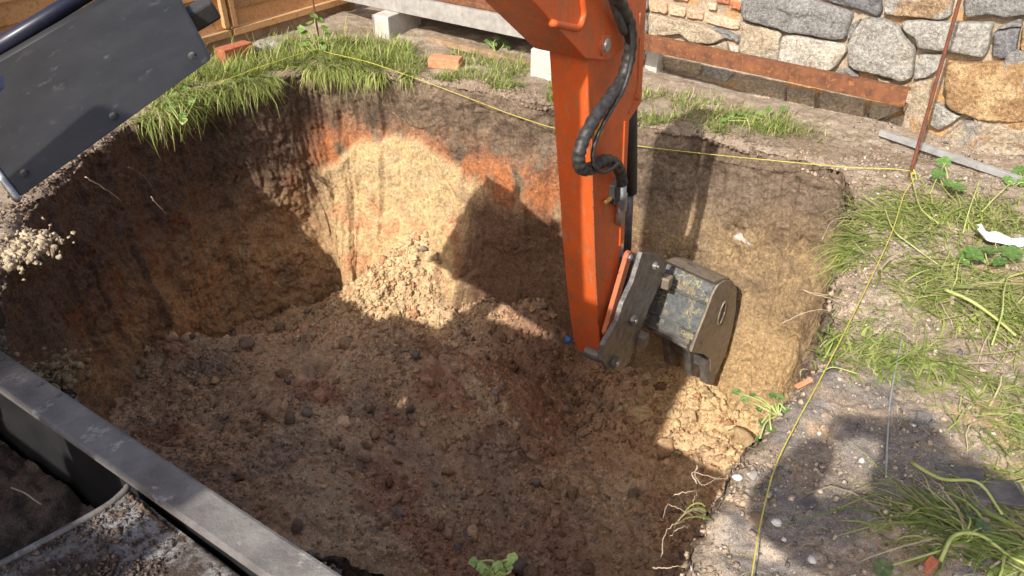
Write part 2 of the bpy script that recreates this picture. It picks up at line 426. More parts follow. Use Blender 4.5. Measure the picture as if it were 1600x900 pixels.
scr = back * sstep(-1.5, -1.1, ux)
inw += (.020 - .013 * scr) * fbm(ux, vx, ZZ * (1 - .55 * back), 7, 4, .55) + .006 * fbm(ux, vx, ZZ, 34, 3, .6) + .004 * fbm(ux * 2.2, vx * 2.2, ZZ * .35, 16, 3, .6) * back
inw += .006 * lumps(ux, vx, ZZ, 44, 11) + .004 * fbm(ux, vx, ZZ + 3, 70, 2, .8)
rough_l = lumps(ux, vx, ZZ, 13, 3) * .020 + lumps(ux, vx, ZZ, 30, 4) * .011
inw += rough_l * (.16 + .9 * sandw * sstep(.9, 1.2, D) + .45 * sstep(.35, .1, D) + .5 * leftw + .3 * np.clip(fbm(ux, vx, ZZ, 2.2, 2), 0, 1))
inw += -.03 * sstep(.02, .0, np.abs(fbm(ux, vx, ZZ * .7, 2.7, 4)) ) * sstep(.05, .2, D) * (1 - sandw) * .55      # cracks
WU, WV = ux + nx[:, None] * inw, vx + ny[:, None] * inw
WZ = ZZ + .01 * fbm(ux, vx, ZZ + 31, 11, 3)
WZ[:, 0] = ground_z(ux[:, 0], vx[:, 0]) - .042
f1 = fbm(ux, vx, ZZ, 3.0, 4); f2 = fbm(ux, vx, ZZ + 13, 8, 4); f3 = fbm(ux, vx, ZZ + 23, 26, 3)
C = np.zeros(ux.shape + (3,)) + np.array([.185, .138, .10])                       # topsoil, grey-brown
C = mixc(C, [.225, .168, .122], sstep(-.1, .5, f2) * .8)
C = mixc(C, [.115, .082, .06], sstep(.15, .5, f1) * .8)
tan_top = .55 - .22 * sstep(-1.4, -.5, ux) + .10 * f1
tan = sstep(-.12, .20, D - tan_top)
C = mixc(C, mixc(np.zeros(ux.shape + (3,)) + np.array([.33, .235, .135]), [.25, .18, .11], sstep(-.2, .4, f2)), tan * (1 - leftw))
C = mixc(C, [.47, .325, .17], tan * sstep(.85, 1.35, D) * (1 - leftw) * .8)
ored = back * np.exp(-((D - (.56 + .10 * f1)) / .17) ** 2) * sstep(-1.25, -1.9, ux) * sstep(-.35, .15, f2 + .15)
ored2 = back * np.exp(-(((ux + 3.68) / .10) ** 2 + ((D - .52) / .16) ** 2))
ored3 = back * np.exp(-((D - .85) / .3) ** 2) * sstep(-1.2, -1.5, ux) * sstep(-2.5, -2.2, ux) * sstep(-.1, .3, f2)
C = mixc(C, [.40, .16, .07], np.clip(ored * .85 + ored2 * .9 + ored3 * .7, 0, 1))
C = mixc(C, mixc(np.zeros(ux.shape + (3,)) + np.array([.54, .385, .205]), [.47, .345, .20], sstep(-.2, .3, f2)), sandw)
C = mixc(C, [.52, .26, .13], sandw * sstep(.12, .5, f2 + .25 * np.exp(-((D - 1.25) / .25) ** 2)) * sstep(.75, 1.0, D) * .75)
soil_shade = back * sstep(-2.70, -2.40, ux + .08 * f2) * sstep(-1.10, -1.40, ux + .1 * f1) * sstep(.62, .85, D + .06 * f2)  # dark red-brown soil, coloured darker to deepen the loader arm's shadow
C = mixc(C, [.15, .085, .058], soil_shade * .88)
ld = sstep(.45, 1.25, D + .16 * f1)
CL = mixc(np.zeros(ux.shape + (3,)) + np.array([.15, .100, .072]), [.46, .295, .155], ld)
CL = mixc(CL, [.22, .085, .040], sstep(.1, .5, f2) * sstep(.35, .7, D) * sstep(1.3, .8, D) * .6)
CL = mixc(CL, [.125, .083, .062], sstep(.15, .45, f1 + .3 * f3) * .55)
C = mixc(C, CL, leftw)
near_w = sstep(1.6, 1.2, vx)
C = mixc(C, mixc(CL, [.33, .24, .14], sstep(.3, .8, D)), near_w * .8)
C = mixc(C, [.80, .76, .70], back * sstep(.06, .03, np.hypot((ux + .735) * 1.0, (D - .55) * 2.2) + .03 * f3) * .8)
C = C * (1 + .12 * f3)[..., None]
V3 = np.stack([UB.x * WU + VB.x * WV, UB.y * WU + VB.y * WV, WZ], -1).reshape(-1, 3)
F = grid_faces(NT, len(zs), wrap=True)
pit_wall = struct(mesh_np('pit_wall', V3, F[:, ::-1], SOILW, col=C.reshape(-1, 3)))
def wall_inset(u, v, z):
    """wall surface point near the back wall for a given u, z"""
    i = np.argmin((WU[:, 0] - u) ** 2 + (WV[:, 0] - v) ** 2); j = np.argmin(np.abs(zs - z)); return float(WU[i, j]), float(WV[i, j])

# ---- pit floor: loose spoil
def floor_base(u, v):
    z = -1.74 + 0 * u
    vc = 2.57 + .54 * (u + 2.9)
    z = z + .47 * sstep(-.7, -2.6, u) * sstep(vc + .42, vc - .12, v)          # big mound on the near left
    z = z + .30 * np.exp(-(((u + 1.8) / 1.2) ** 2 + ((v - 1.55) / .7) ** 2))
    z = z + .20 * np.exp(-(((u + 2.6) / .9) ** 2 + ((v - 2.75) / .45) ** 2))            # low ridge
    z = z + .72 * np.exp(-(((u + 3.05 - .35 * (v - 3.3)) / .40) ** 2)) * sstep(2.7, 3.95, v) ** 1.1          # sand slumped against the back wall
    z = z + .34 * np.exp(-(((u + 2.0) / .35) ** 2 + ((v - 3.85) / .40) ** 2))
    z = z - .26 * np.exp(-(((u + 1.45) / .45) ** 2 + ((v - 3.2) / .4) ** 2))          # freshly dug hollow
    z = z + .20 * np.exp(-(((u + .85) / .30) ** 2 + ((v - 3.80) / .30) ** 2))
    z = z + .10 * np.exp(-(((u + .35) / .35) ** 2 + ((v - 2.4) / .8) ** 2))
    z = z + .9 * sstep(1.3, .6, v) ** 1.5
    return z + .07 * fbm(u, v, 0 * u, 1.9, 3) + .012 * fbm(u * 2.6 + v, v * 1.0 - u * .4, 0 * u, 9, 3)
fu = np.arange(-4.15, .12, .0105); fv = np.arange(.62, 4.1, .0105)
Uf, Vf = np.meshgrid(fu, fv, indexing='ij'); zz0 = 0 * Uf
def floor_detail(u, v):
    o = 0 * u
    big = lumps(u, v, o, 7.5, 5) * np.clip(fbm(u, v, o + 2, 1.7, 2) + .25, 0, 1) * .075
    return big * .7 + lumps(u, v, o, 17, 6) * .018 + lumps(u, v, o, 38, 7) * .011 + .030 * fbm(u, v, o, 7, 4, .6) + .007 * fbm(u, v, o + 7, 45, 2, .7)
Zf = floor_base(Uf, Vf) + floor_detail(Uf, Vf)
def floor_color(u, v):
    o = 0 * u
    a, b_, c = fbm(u, v, o + 50, 1.5, 4), fbm(u, v, o + 61, 4.5, 4), fbm(u, v, o + 71, 21, 3)
    C = np.zeros(u.shape + (3,)) + np.array([.53, .345, .20])
    C = mixc(C, [.62, .445, .27], sstep(-.05, .5, a + .3 * b_))
    C = mixc(C, [.34, .235, .16], sstep(.1, .55, b_ - .2 * a) * .7)
    C = mixc(C, [.40, .20, .115], sstep(.28, .6, fbm(u, v, o + 83, 2.1, 3)) * .7)
    C = mixc(C, [.38, .18, .105], np.exp(-(((u + 1.65) / .5) ** 2 + ((v - 3.3) / .35) ** 2)) * .7)
    C = mixc(C, [.40, .275, .18], np.exp(-(((u + 1.1) / .9) ** 2 + ((v - 2.2) / .5) ** 2)) * .5)
    C = mixc(C, [.57, .42, .24], np.exp(-(((u + 3.05) / .48) ** 2)) * sstep(2.75, 3.1, v))
    C = mixc(C, [.53, .385, .21], np.exp(-(((u + .6) / .5) ** 2 + ((v - 3.75) / .35) ** 2)))
    C = mixc(C, [.20, .115, .075], np.exp(-(((u + 1.85) / .5) ** 2 + ((v - 3.65) / .38) ** 2)) * .9)  # heap soil darkened too, where the arm's shadow falls
    return C * (1 + .22 * c)[..., None]
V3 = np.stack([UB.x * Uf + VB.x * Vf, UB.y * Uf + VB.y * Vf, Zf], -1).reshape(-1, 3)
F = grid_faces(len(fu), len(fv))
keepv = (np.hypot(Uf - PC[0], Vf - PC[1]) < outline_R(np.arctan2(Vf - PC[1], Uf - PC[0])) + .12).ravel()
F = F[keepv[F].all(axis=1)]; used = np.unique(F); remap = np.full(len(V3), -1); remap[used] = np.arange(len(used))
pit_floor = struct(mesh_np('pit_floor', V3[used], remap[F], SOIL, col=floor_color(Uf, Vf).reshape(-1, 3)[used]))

# ================================================================== CLODS (loose crumbs: stuff)
def ico(sub):
    bm = bmesh.new(); bmesh.ops.create_icosphere(bm, subdivisions=sub, radius=1)
    V = np.array([v.co[:] for v in bm.verts]); F = np.array([[v.index for v in f.verts] for f in bm.faces]); bm.free(); return V, F
def rand_rot(n):
    q = RNG.normal(size=(n, 4)); q /= np.linalg.norm(q, axis=1)[:, None]; w_, x, y, z = q.T
    return np.stack([np.stack([1-2*(y*y+z*z), 2*(x*y-z*w_), 2*(x*z+y*w_)], -1), np.stack([2*(x*y+z*w_), 1-2*(x*x+z*z), 2*(y*z-x*w_)], -1),
                     np.stack([2*(x*z-y*w_), 2*(y*z+x*w_), 1-2*(x*x+y*y)], -1)], 1)
def clods(name, P, S, Cc, sub=1, jit=.22, mat=None, smooth=True):
    V, F = ico(sub); n = len(P)
    sc = S[:, None, None] * (1 + .3 * RNG.normal(size=(n, 1, 3))).clip(.45, 1.6)
    if sub == 1: W = V[None] * (1 + jit * 1.5 * RNG.normal(size=(n, len(V), 1))).clip(.4, 1.7)
    else:
        off = RNG.uniform(0, 200, size=(n, 1, 3)); Q = V[None] * 1.1 + off
        W = V[None] * (1 + jit * 2.6 * fbm(Q[..., 0], Q[..., 1], Q[..., 2], 1.15, 3, .65)[..., None]).clip(.35, 2)
    W = np.einsum('nij,nkj->nki', rand_rot(n), W * sc) + P[:, None, :]
    FF = (F[None] + (np.arange(n) * len(V))[:, None, None]).reshape(-1, 3)
    return mesh_np(name, W.reshape(-1, 3), FF, mat or SOIL, col=np.repeat(Cc, len(V), 0), smooth=smooth)
def world(u, v, z): return np.stack([UB.x * u + VB.x * v, UB.y * u + VB.y * v, z], -1)
def in_pit(u, v, m=0.0): return np.hypot(u - PC[0], v - PC[1]) < outline_R(np.arctan2(v - PC[1], u - PC[0])) - m
def scatter_floor(n):
    u, v = RNG.uniform(-3.95, -.1, n * 2), RNG.uniform(1.1, 3.9, n * 2)
    k = in_pit(u, v, .1); return u[k][:n], v[k][:n]
def fz(u, v): return floor_base(u, v) + floor_detail(u, v)
u, v = scatter_floor(60000); dens = fbm(u, v, 0 * u + 5, 2.4, 3); k = dens > RNG.uniform(-.7, .5, len(u)); u, v = u[k], v[k]
S = .003 * np.exp(RNG.normal(.3, .55, len(u))).clip(.6, 4); cc = floor_color(u, v) * RNG.uniform(.65, 1.35, (len(u), 1))
o1 = clods('soil_crumbs', world(u, v, fz(u, v) + S * .3), S, cc, 1); tag(o1, 'small brown soil crumbs strewn over the pit floor', 'soil', kind='stuff')
u, v = scatter_floor(4200); S = .0085 * np.exp(RNG.normal(.15, .5, len(u))).clip(.6, 3.6)
cc = floor_color(u, v) * RNG.uniform(.6, 1.3, (len(u), 1)); k = fbm(u, v, 0 * u + 31, 1.7, 3) > RNG.uniform(-.55, .45, len(u)); u, v, S = u[k], v[k], S[k]; S[:60] *= 2.2
cc = floor_color(u, v) * RNG.uniform(.6, 1.3, (len(u), 1)); g = RNG.random(len(u)) < .10; cc[g] = np.array([.27, .215, .17]) * RNG.uniform(.7, 1.2, (g.sum(), 1))
o2 = clods('soil_clods', world(u, v, fz(u, v) + S * .25), S, cc, 2, .28); tag(o2, 'fist sized clods of earth lying on the pit floor', 'soil', kind='stuff')
# sand lumps fallen at the foot of the back wall
def sand_lumps(name, n, u0, v0, su, sv, base, label, smin=.012):
    u = RNG.normal(u0, su, n); v = np.minimum(RNG.normal(v0, sv, n), 3.74); k = in_pit(u, v, .06); u, v = u[k], v[k]
    S = smin * .5 * np.exp(RNG.normal(.1, .6, len(u))).clip(.4, 4.5)
    c = np.array(base) * RNG.uniform(.8, 1.12, (len(u), 1)); r = RNG.random(len(u)) < .2; c[r] = np.array([.46, .26, .14]) * RNG.uniform(.8, 1.1, (r.sum(), 1))
    o = clods(name, world(u, v, fz(u, v) + S * .15), S, c, 3, .30); tag(o, label, 'sand', kind='stuff')
sand_lumps('sand_lumps', 3600, -3.08, 3.35, .25, .24, [.58, .43, .25], 'yellow sand lumps slumped against the sunlit back wall', .009)
sand_lumps('sandstone_lumps', 160, -.85, 3.55, .22, .12, [.54, .39, .22], 'tan sand lumps at the foot of the wall beneath the bucket', .02)
sand_lumps('red_soil_lumps', 260, -1.75, 3.6, .3, .14, [.22, .125, .08], 'dark red and brown lumps heaped behind the digger stick', .015)  # lump colour darkened along with the shadow zone behind them
# gravel, ash and crumbs on the right bank and along the rims
u = RNG.uniform(-.35, 1.9, 46000); v = RNG.uniform(.7, 4.6, 46000); k = ~in_pit(u, v, -.015); u, v = u[k], v[k]
den = fbm(u, v, 0 * u + 90, 3.2, 3); k = den > RNG.uniform(-.5, .7, len(u)); u, v = u[k], v[k]
S = .0017 * np.exp(RNG.normal(.35, .6, len(u))).clip(.6, 5)
cc = np.array([.36, .29, .225]) * RNG.uniform(.55, 1.35, (len(u), 1))
m_ = RNG.random(len(u)); cc[m_ < .10] = np.array([.12, .115, .11]); cc[m_ > .975] = np.array([.58, .55, .50]); cc[(m_ > .955) & (m_ < .975)] = np.array([.34, .18, .11])
gzv = ground_z(u, v) + lumps(u, v, 0 * u, 26, 1) * .010 + lumps(u, v, 0 * u, 62, 2) * .006
o = clods('bank_gravel', world(u, v, gzv + S * .3), S, cc, 1); tag(o, 'grey gravel, ash and crumbs scattered over the bank beside the string', 'gravel', kind='stuff')
t_ = RNG.uniform(-math.pi, math.pi, 12000); r_ = outline_R(t_) + RNG.normal(.05, .05, 12000).clip(-.01, .25)
u, v = PC[0] + np.cos(t_) * r_, PC[1] + np.sin(t_) * r_
S = .0026 * np.exp(RNG.normal(.3, .7, len(u))).clip(.6, 3.2); cc = np.where((u > -.6)[:, None], np.array([.36, .275, .20]), np.array([.24, .18, .135])) * RNG.uniform(.6, 1.35, (len(u), 1))
o = clods('rim_crumbs', world(u, v, ground_z(u, v) + S * .2 - .035 * np.exp(-np.maximum(r_ - outline_R(t_), 0) / .02)), S, cc, 2, .2); tag(o, 'crumbled earth lining the rim of the pit', 'soil', kind='stuff')
# earth chunks on the rim at the near left which catch the sun
def chunk(name, u, v, s, n, cl, label, dz=.0):
    n *= 9; uu = RNG.normal(u, s, n); vv = RNG.normal(v, s, n); S = .005 * np.exp(RNG.normal(.3, .55, n)).clip(.6, 4)
    c = np.array(cl) * RNG.uniform(.8, 1.15, (n, 1))
    o = clods(name, world(uu, vv, ground_z(uu, vv) + dz + RNG.uniform(-.025, .02, n)), S, c, 2, .30); tag(o, label, 'earth', kind='stuff')
chunk('earth_chunks', -3.16, 1.36, .075, 60, [.42, .34, .24], 'pale crumbly earth lumps catching the sun on the left rim', -.02)
chunk('sandy_rim_chunks', -2.28, .93, .05, 22, [.46, .33, .18], 'sandy earth lumps on the rim just beyond the skip', -.02)

# larger stones lying on the bank: single things
GREYST = mottled('grey_stone', (.24, .22, .20), (.34, .31, .28), 25, .35, .65, .9, bd=.002, spec=.15)
DARKSL = mottled('dark_slate', (.075, .073, .075), (.16, .15, .14), 16, .35, .65, .7, bd=.002, spec=.25)
PALEST = mottled('pale_stone', (.62, .60, .56), (.74, .72, .68), 25, .35, .65, .9, bd=.002, spec=.15)
CLODM = mottled('dark_clod', (.20, .145, .10), (.29, .21, .145), 25, .35, .65, .98, bd=.004, spec=.1)
def rock(name, p, size, mat, label, cat='stone', group=None, jit=.3, flat=1.0):
    V, F = ico(3); off = RNG.uniform(0, 90, 3); Q = V * .9 + off
    W = V * (1 + jit * fbm(Q[:, 0], Q[:, 1], Q[:, 2], 1.0, 3)[:, None]) * (np.array(size)[None] if hasattr(size, '__len__') else size)
    Rm = np.array(Matrix.Rotation(RNG.uniform(0, 6.28), 3, 'Z')); W = W @ Rm.T; W[:, 2] *= flat
    o = mesh_np(name, W, F, mat, smooth=True); o.location = p
    return tag(o, label, cat, group)
def bank(x, y, dz=0.0):
    p = gnd(x, y); p = gnd(x, y, gz(p)); p.z += dz; return p
for (x, y, s, m, lb) in [
    (1152, 748, .014, PALEST, 'bright white pebble on the crumbling rim above the roots'),
    (1212, 818, .014, PALEST, 'pale pebble in the shadow just right of the yellow string'),
    (1268, 876, .012, PALEST, 'small whitish pebble near a brick fragment and pulled grass'),
    (1175, 745, .018, GREYST, 'rounded grey stone at the edge of the standing figure\'s shadow'),
    (1180, 815, .026, CLODM, 'brown earth clod touching the yellow string in the shadow')]:
    rock('bank_stone', bank(x, y, s * .35), (s, s * .8, s * .6), m, lb)
def slab(x, y, lx, ly, h, rot, label, mat=DARKSL, name='slate_piece'):
    p = bank(x, y, h * .4); c, s = math.cos(rot), math.sin(rot)
    o = box(name, (0, 0, 0), (lx / 2 * c, lx / 2 * s, .01), (-ly / 2 * s, ly / 2 * c, 0), (0, 0, h / 2), mat, bev=.004, rough=.006, cuts=3); o.location = p
    tag(o, label, 'slate' if mat is DARKSL else 'brick'); return o
slab(1496, 748, .115, .07, .02, -.4, 'smaller dark slate slab beside the pulled grass')
slab(1552, 775, .125, .085, .025, -.3, 'larger dark slate slab half in the standing figure\'s shadow')
slab(1258, 790, .045, .035, .014, .2, 'square bluish slate chip alone on the gravel')
slab(1440, 660, .05, .04, .012, 1.0, 'thin slate chip beneath the long pale wire')
slab(1448, 888, .035, .025, .018, .5, 'broken red brick fragment by the pulled grass stems', BRICKR, 'brick_fragment')
slab(1255, 600, .05, .02, .008, .3, 'thin orange brick splinter beside the string line', BRICKO, 'brick_fragment')
for (x, y, s, lb) in [(355, 515, .050, 'dark angular clod at the foot of the shaded left wall'), (385, 540, .055, 'dark clod lying lower in front of the left wall'),
                      (455, 655, .040, 'blackish clod on the middle of the spoil heap'), (465, 822, .035, 'dark clod on the spoil next to the skip rim'),
                      (990, 775, .042, 'greyish clod in the deep shade below the right rim'), (885, 640, .038, 'rounded clod in the dug hollow under the bucket')]:
    d = ray(x, y); t = 3.0
    for _ in range(400):
        q = CAMP + d * t; a, b_ = touv(q)
        if q.z < float(fz(np.array([a]), np.array([b_]))[0]): break
        t += .008
    rock('earth_clod', q + Vector((0, 0, s * .2)), (s, s * .85, s * .75), CLODM, lb, 'clod', jit=.35)

# ================================================================== ROOTS in the wall (parts of the pit wall)
ROOTP = mottled('pale_root', (.38, .29, .20), (.50, .41, .30), 40, .4, .6, .9, spec=.1)
ROOTD = mottled('brown_root', (.16, .11, .075), (.24, .17, .12), 40, .4, .6, .9, spec=.1)
def root(P, r, mat, n=14):
    Q = smooth_path(P, n); Q = [q + Vector(RNG.normal(0, .0016, 3)) for q in Q]
    o = tube('root', Q, [r * .5 * (1 - .75 * i / (n - 1)) for i in range(n)], mat, None, 5); o.parent = pit_wall
def onleft(x, y, off=.10): return onplane(x, y, uv(-3.75, 2.4), UB) - ray(x, y) * off
for pts, r, m in [([(133, 276), (150, 287), (172, 300), (190, 314)], .007, ROOTP), ([(236, 308), (248, 322), (262, 335)], .007, ROOTP),
                  ([(435, 140), (447, 150), (461, 162)], .004, ROOTP), ([(200, 260), (225, 275), (240, 300)], .004, ROOTD)]:
    root([onleft(x, y, .25 if x < 230 else .2) for x, y in pts], r, m)
def bw(x, y): 
    p = onback(x, y, 3.80); return p
for pts, r, m in [([(612, 175), (625, 185), (643, 190), (665, 186), (676, 175)], .008, ROOTD), ([(725, 165), (745, 160), (775, 162)], .006, ROOTD),
                  ([(705, 210), (712, 195), (722, 182)], .006, ROOTD), ([(604, 155), (606, 170), (612, 182)], .004, ROOTD),
                  ([(1232, 388), (1240, 372), (1250, 352)], .005, ROOTD), ([(1248, 370), (1262, 355), (1275, 335)], .005, ROOTD),
                  ([(1286, 348), (1300, 340), (1312, 332)], .005, ROOTD), ([(1285, 410), (1300, 425), (1318, 452)], .004, ROOTP), ([(1140, 330), (1150, 345), (1160, 350)], .005, ROOTD)]:
    root([bw(x, y) for x, y in pts], r, m)
def rimroot(x, y, dz): 
    return gnd(x, y, dz)
for pts, r, m in [([(1253, 453, 0), (1275, 460, 0), (1300, 467, 0), (1332, 486, .01)], .005, ROOTP), ([(1262, 458, 0), (1295, 461, 0), (1330, 470, .01)], .004, ROOTP),
                  ([(1222, 506, -.06), (1262, 487, -.02), (1312, 483, .01)], .005, ROOTP),
                  ([(1088, 755, -.02), (1083, 738, .0), (1110, 745, 0), (1135, 748, .0)], .005, ROOTP), ([(1090, 728, .02), (1086, 742, 0), (1100, 757, 0), (1130, 742, .0)], .004, ROOTP),
                  ([(1052, 773, -.02), (1075, 769, 0), (1092, 767, 0)], .004, ROOTP), ([(1083, 795, -.06), (1084, 782, -.01), (1090, 768, 0)], .003, ROOTP),
                  ([(1035, 812, -.14), (1042, 790, -.02), (1056, 792, .0), (1083, 806, .0)], .004, ROOTP), ([(1034, 870, -.12), (1036, 842, -.05), (1050, 822, .0), (1068, 815, 0)], .004, ROOTP),
                  ([(1020, 887, -.05), (1040, 888, -.02), (1062, 884, 0)], .005, ROOTP), ([(1047, 838, -.03), (1060, 826, .0), (1078, 822, .0)], .003, ROOTP),
                  ([(1285, 375, .0), (1300, 345, .0), (1330, 338, 0), (1348, 332, .0)], .004, ROOTP)]:
    root([rimroot(*p) for p in pts], r, m)

# ================================================================== STONE WALL
W0 = Vector((.90, 5.05, 0)); W1 = Vector((2.65, 3.60, 0)); WD = (W1 - W0).normalized(); WN = Vector((WD.y, -WD.x, 0))
if WN.y > 0: WN = -WN
def wsz(x, y):
    p = onplane(x, y, W0, WN); return ((p - W0).dot(WD), p.z)
wall = empty('stone_wall', W0 + WD * .6); tag(wall, 'old rubble wall of grey and brown granite with a patch of brick courses', 'wall')
def wp(s, z, d=0.0): return W0 + WD * s + WN * d + Vector((0, 0, z))
# mortar core
ns, nz = 260, 90
ss = np.linspace(-2.75, 3.6, ns); zz = np.linspace(-.25, 1.75, nz); SS, ZW = np.meshgrid(ss, zz, indexing='ij')
dm = -.012 + .016 * fbm(SS, ZW, 0 * SS, 9, 4) + .008 * fbm(SS, ZW, 0 * SS + 5, 40, 2)
V3 = np.stack([W0.x + WD.x * SS + WN.x * dm, W0.y + WD.y * SS + WN.y * dm, ZW], -1).reshape(-1, 3)
mc = np.array([.36, .29, .215]) * (1 + .25 * fbm(SS, ZW, 0 * SS + 8, 4, 3)).reshape(-1, 1)
mc = np.where((fbm(SS, ZW, 0 * SS + 77, 6, 3).reshape(-1, 1) > .25), np.array([.42, .26, .13]), mc)
keep(mesh_np('mortar', V3, grid_faces(ns, nz), SOIL, col=mc), wall)
box('wall_core', wp(.425, .75, -.22), WD * 3.2, WN * .14, (0, 0, 1.0), CONC, wall, 0)
def resample(poly, n):
    P = np.array(poly, float); Q = np.roll(P, -1, 0); L = np.hypot(*(Q - P).T); cum = np.concatenate([[0], np.cumsum(L)])
    t = np.linspace(0, cum[-1], n, endpoint=False); i = np.searchsorted(cum, t, side='right') - 1; f = (t - cum[i]) / L[i]
    R = P[i] + (Q[i] - P[i]) * f[:, None]
    R = .7 * R + .15 * (np.roll(R, 1, 0) + np.roll(R, -1, 0)); R = R + .006 * np.stack([fbm(R[:, 0], R[:, 1], 0 * R[:, 0], 16, 3), fbm(R[:, 0], R[:, 1], 0 * R[:, 0] + 7, 16, 3)], -1)
    return R
GREY, LGREY, DGREY, WHT, BRN, TAN = (.235, .23, .22), (.33, .315, .285), (.17, .17, .18), (.46, .42, .36), (.33, .21, .11), (.39, .32, .235)
def wall_stone(poly_sz, c, proud=.035, name='stone', n=56, rough=1.0, spot=None):
    R = resample(poly_sz, n); cen = R.mean(0); seedv = RNG.uniform(0, 100)
    rings = [(1.0, -.06), (1.0, proud * .55), (.975, proud * .92), (.92, proud), (.8, proud * 1.03), (.66, proud * 1.05), (.5, proud * 1.06), (.25, proud * 1.07)]
    V = []; 
    for k_, d in rings:
        p = cen + (R - cen) * k_
        dz = d + (rough * (.020 * fbm(p[:, 0], p[:, 1], 0 * p[:, 0] + seedv, 9, 3) + .004 * fbm(p[:, 0], p[:, 1], 0 * p[:, 0] + seedv, 45, 2)) if d > 0 else 0)
        V.append(np.stack([W0.x + WD.x * p[:, 0] + WN.x * dz, W0.y + WD.y * p[:, 0] + WN.y * dz, p[:, 1]], -1))
    V.append(np.array([[*(wp(cen[0], cen[1], proud * 1.07 + .004 * rough * RNG.normal()))]]))
    V = np.concatenate(V); F = []
    m = len(rings)
    for r in range(m - 1):
        for i in range(n):
            j = (i + 1) % n; F.append((r * n + i, r * n + j, (r + 1) * n + j, (r + 1) * n + i))
    for i in range(n): F.append(((m - 1) * n + i, (m - 1) * n + (i + 1) % n, m * n, m * n))
    bm = bmesh.new(); vs = [bm.verts.new(v) for v in V]
    for f in F:
        try: bm.faces.new([vs[i] for i in dict.fromkeys(f)])
        except ValueError: pass
    bmesh.ops.recalc_face_normals(bm, faces=bm.faces)
    o = from_bm(name, bm, STONEM, smooth=True); me = o.data
    cc = np.array(c)[None] * (1 + .18 * fbm(V[:, 0], V[:, 1], V[:, 2] + seedv, 7, 3))[:, None]
    if spot is not None: cc = mixc(cc, spot, sstep(.0, .35, fbm(V[:, 0], V[:, 1], V[:, 2] + seedv + 9, 6, 3)) * .8)
    a = me.color_attributes.new('col', 'FLOAT_COLOR', 'POINT'); c4 = np.ones((len(V), 4)); c4[:, :3] = cc.clip(.01, 1); a.data.foreach_set('color', c4.astype(np.float32).ravel())
    keep(o, wall); return o
z4 = lambda p: [wsz(1200 + a / 4, b / 4) for a, b in p]      # traced in an enlarged view of the wall
z3 = lambda p: [wsz(800 + a / 4, b / 4) for a, b in p]
for poly, c, pr, sp in [
    ([(-156, -30), (270, -15), (545, 70), (500, 235), (420, 240), (150, 190), (0, 150), (-156, 105)], GREY, .05, None),
    ([(300, -60), (720, -60), (715, 85), (690, 95), (560, 50), (400, 10)], DGREY, .03, None),
    ([(738, -70), (1180, -70), (1150, 100), (1090, 118), (732, 82)], LGREY, .04, BRN),
    ([(1238, -90), (1660, -90), (1660, 85), (1480, 102), (1380, 78), (1245, 108)], GREY, .045, None),
    ([(840, 130), (930, 118), (1420, 137), (1372, 350), (1150, 308), (945, 292), (932, 218), (862, 188)], LGREY, .05, None),
    ([(1422, 195), (1575, 168), (1558, 335), (1520, 356), (1412, 348)], DGREY, .035, None),
    ([(1596, 165), (1720, 150), (1720, 365), (1592, 368)], BRN, .03, None),
    ([(600, 112), (700, 106), (820, 152), (880, 240), (925, 300), (908, 480), (860, 498), (700, 455), (560, 425), (512, 378), (532, 230)], LGREY, .06, (.36, .33, .28)),
    ([(545, 132), (588, 112), (528, 235), (505, 235), (512, 180)], GREY, .02, None),
    ([(155, 206), (500, 272), (508, 312), (405, 436), (330, 442), (75, 384), (100, 222)], WHT, .045, TAN),
    ([(-165, 130), (0, 165), (90, 202), (68, 388), (-20, 382), (-165, 345)], TAN, .03, WHT),
    ([(948, 342), (1095, 332), (1078, 428), (990, 478), (918, 488), (932, 380)], LGREY, .035, None),
    ([(1122, 388), (1660, 372), (1660, 745), (1520, 752), (1330, 738), (1124, 658), (1112, 500)], BRN, .055, (.50, .36, .20)),
    ([(1042, 628), (1100, 652), (1218, 722), (1080, 806), (1022, 778)], LGREY, .04, None),
    ([(1090, 850), (1232, 744), (1660, 774), (1660, 960), (1100, 950)], TAN, .05, GREY),
    ([(690, 478), (780, 502), (760, 524), (702, 512)], TAN, .02, None),
    ([(440, 442), (520, 412), (578, 470), (520, 488), (432, 464)], GREY, .025, None),
    ([(842, 524), (1048, 482), (1010, 640), (978, 890), (862, 842), (690, 765), (862, 725)], TAN, .03, BRN),
    ([(1500, 142), (1588, 114), (1588, 158), (1435, 180)], GREY, .02, None),
    ([(132, 545), (300, 575), (300, 720), (132, 690)], TAN, .03, None), ([(330, 580), (612, 632), (612, 740), (330, 720)], TAN, .03, None),
    ([(642, 644), (850, 680), (680, 745), (642, 735)], TAN, .03, None),
    ([(-150, 480), (120, 535), (120, 690), (-150, 640)], TAN, .025, None)]:
    wall_stone(z4(poly), c, pr, spot=sp)
for poly, c, pr in [
    ([(862, 80), (1100, 125), (1250, 162), (1355, 232), (1240, 272), (1135, 258), (1070, 205), (862, 220)], TAN, .035),
    ([(1262, 166), (1350, 190), (1420, 222), (1430, 268), (1345, 234)], GREY, .02), ([(1345, 255), (1425, 300), (1420, 320), (1380, 318)], WHT, .02),
    ([(1180, 285), (1240, 282), (1340, 260), (1360, 330), (1180, 310)], TAN, .02),
    ([(700, 290), (1200, 400), (1180, 466), (930, 402), (700, 350)], TAN, .03), ([(1205, 412), (1400, 452), (1350, 500), (1192, 468)], LGREY, .03),
    ([(560, 60), (850, 78), (850, 215), (560, 170)], GREY, .03), ([(560, 180), (850, 228), (850, 300), (560, 270)], TAN, .03)]:
    wall_stone(z3(poly), c, pr)
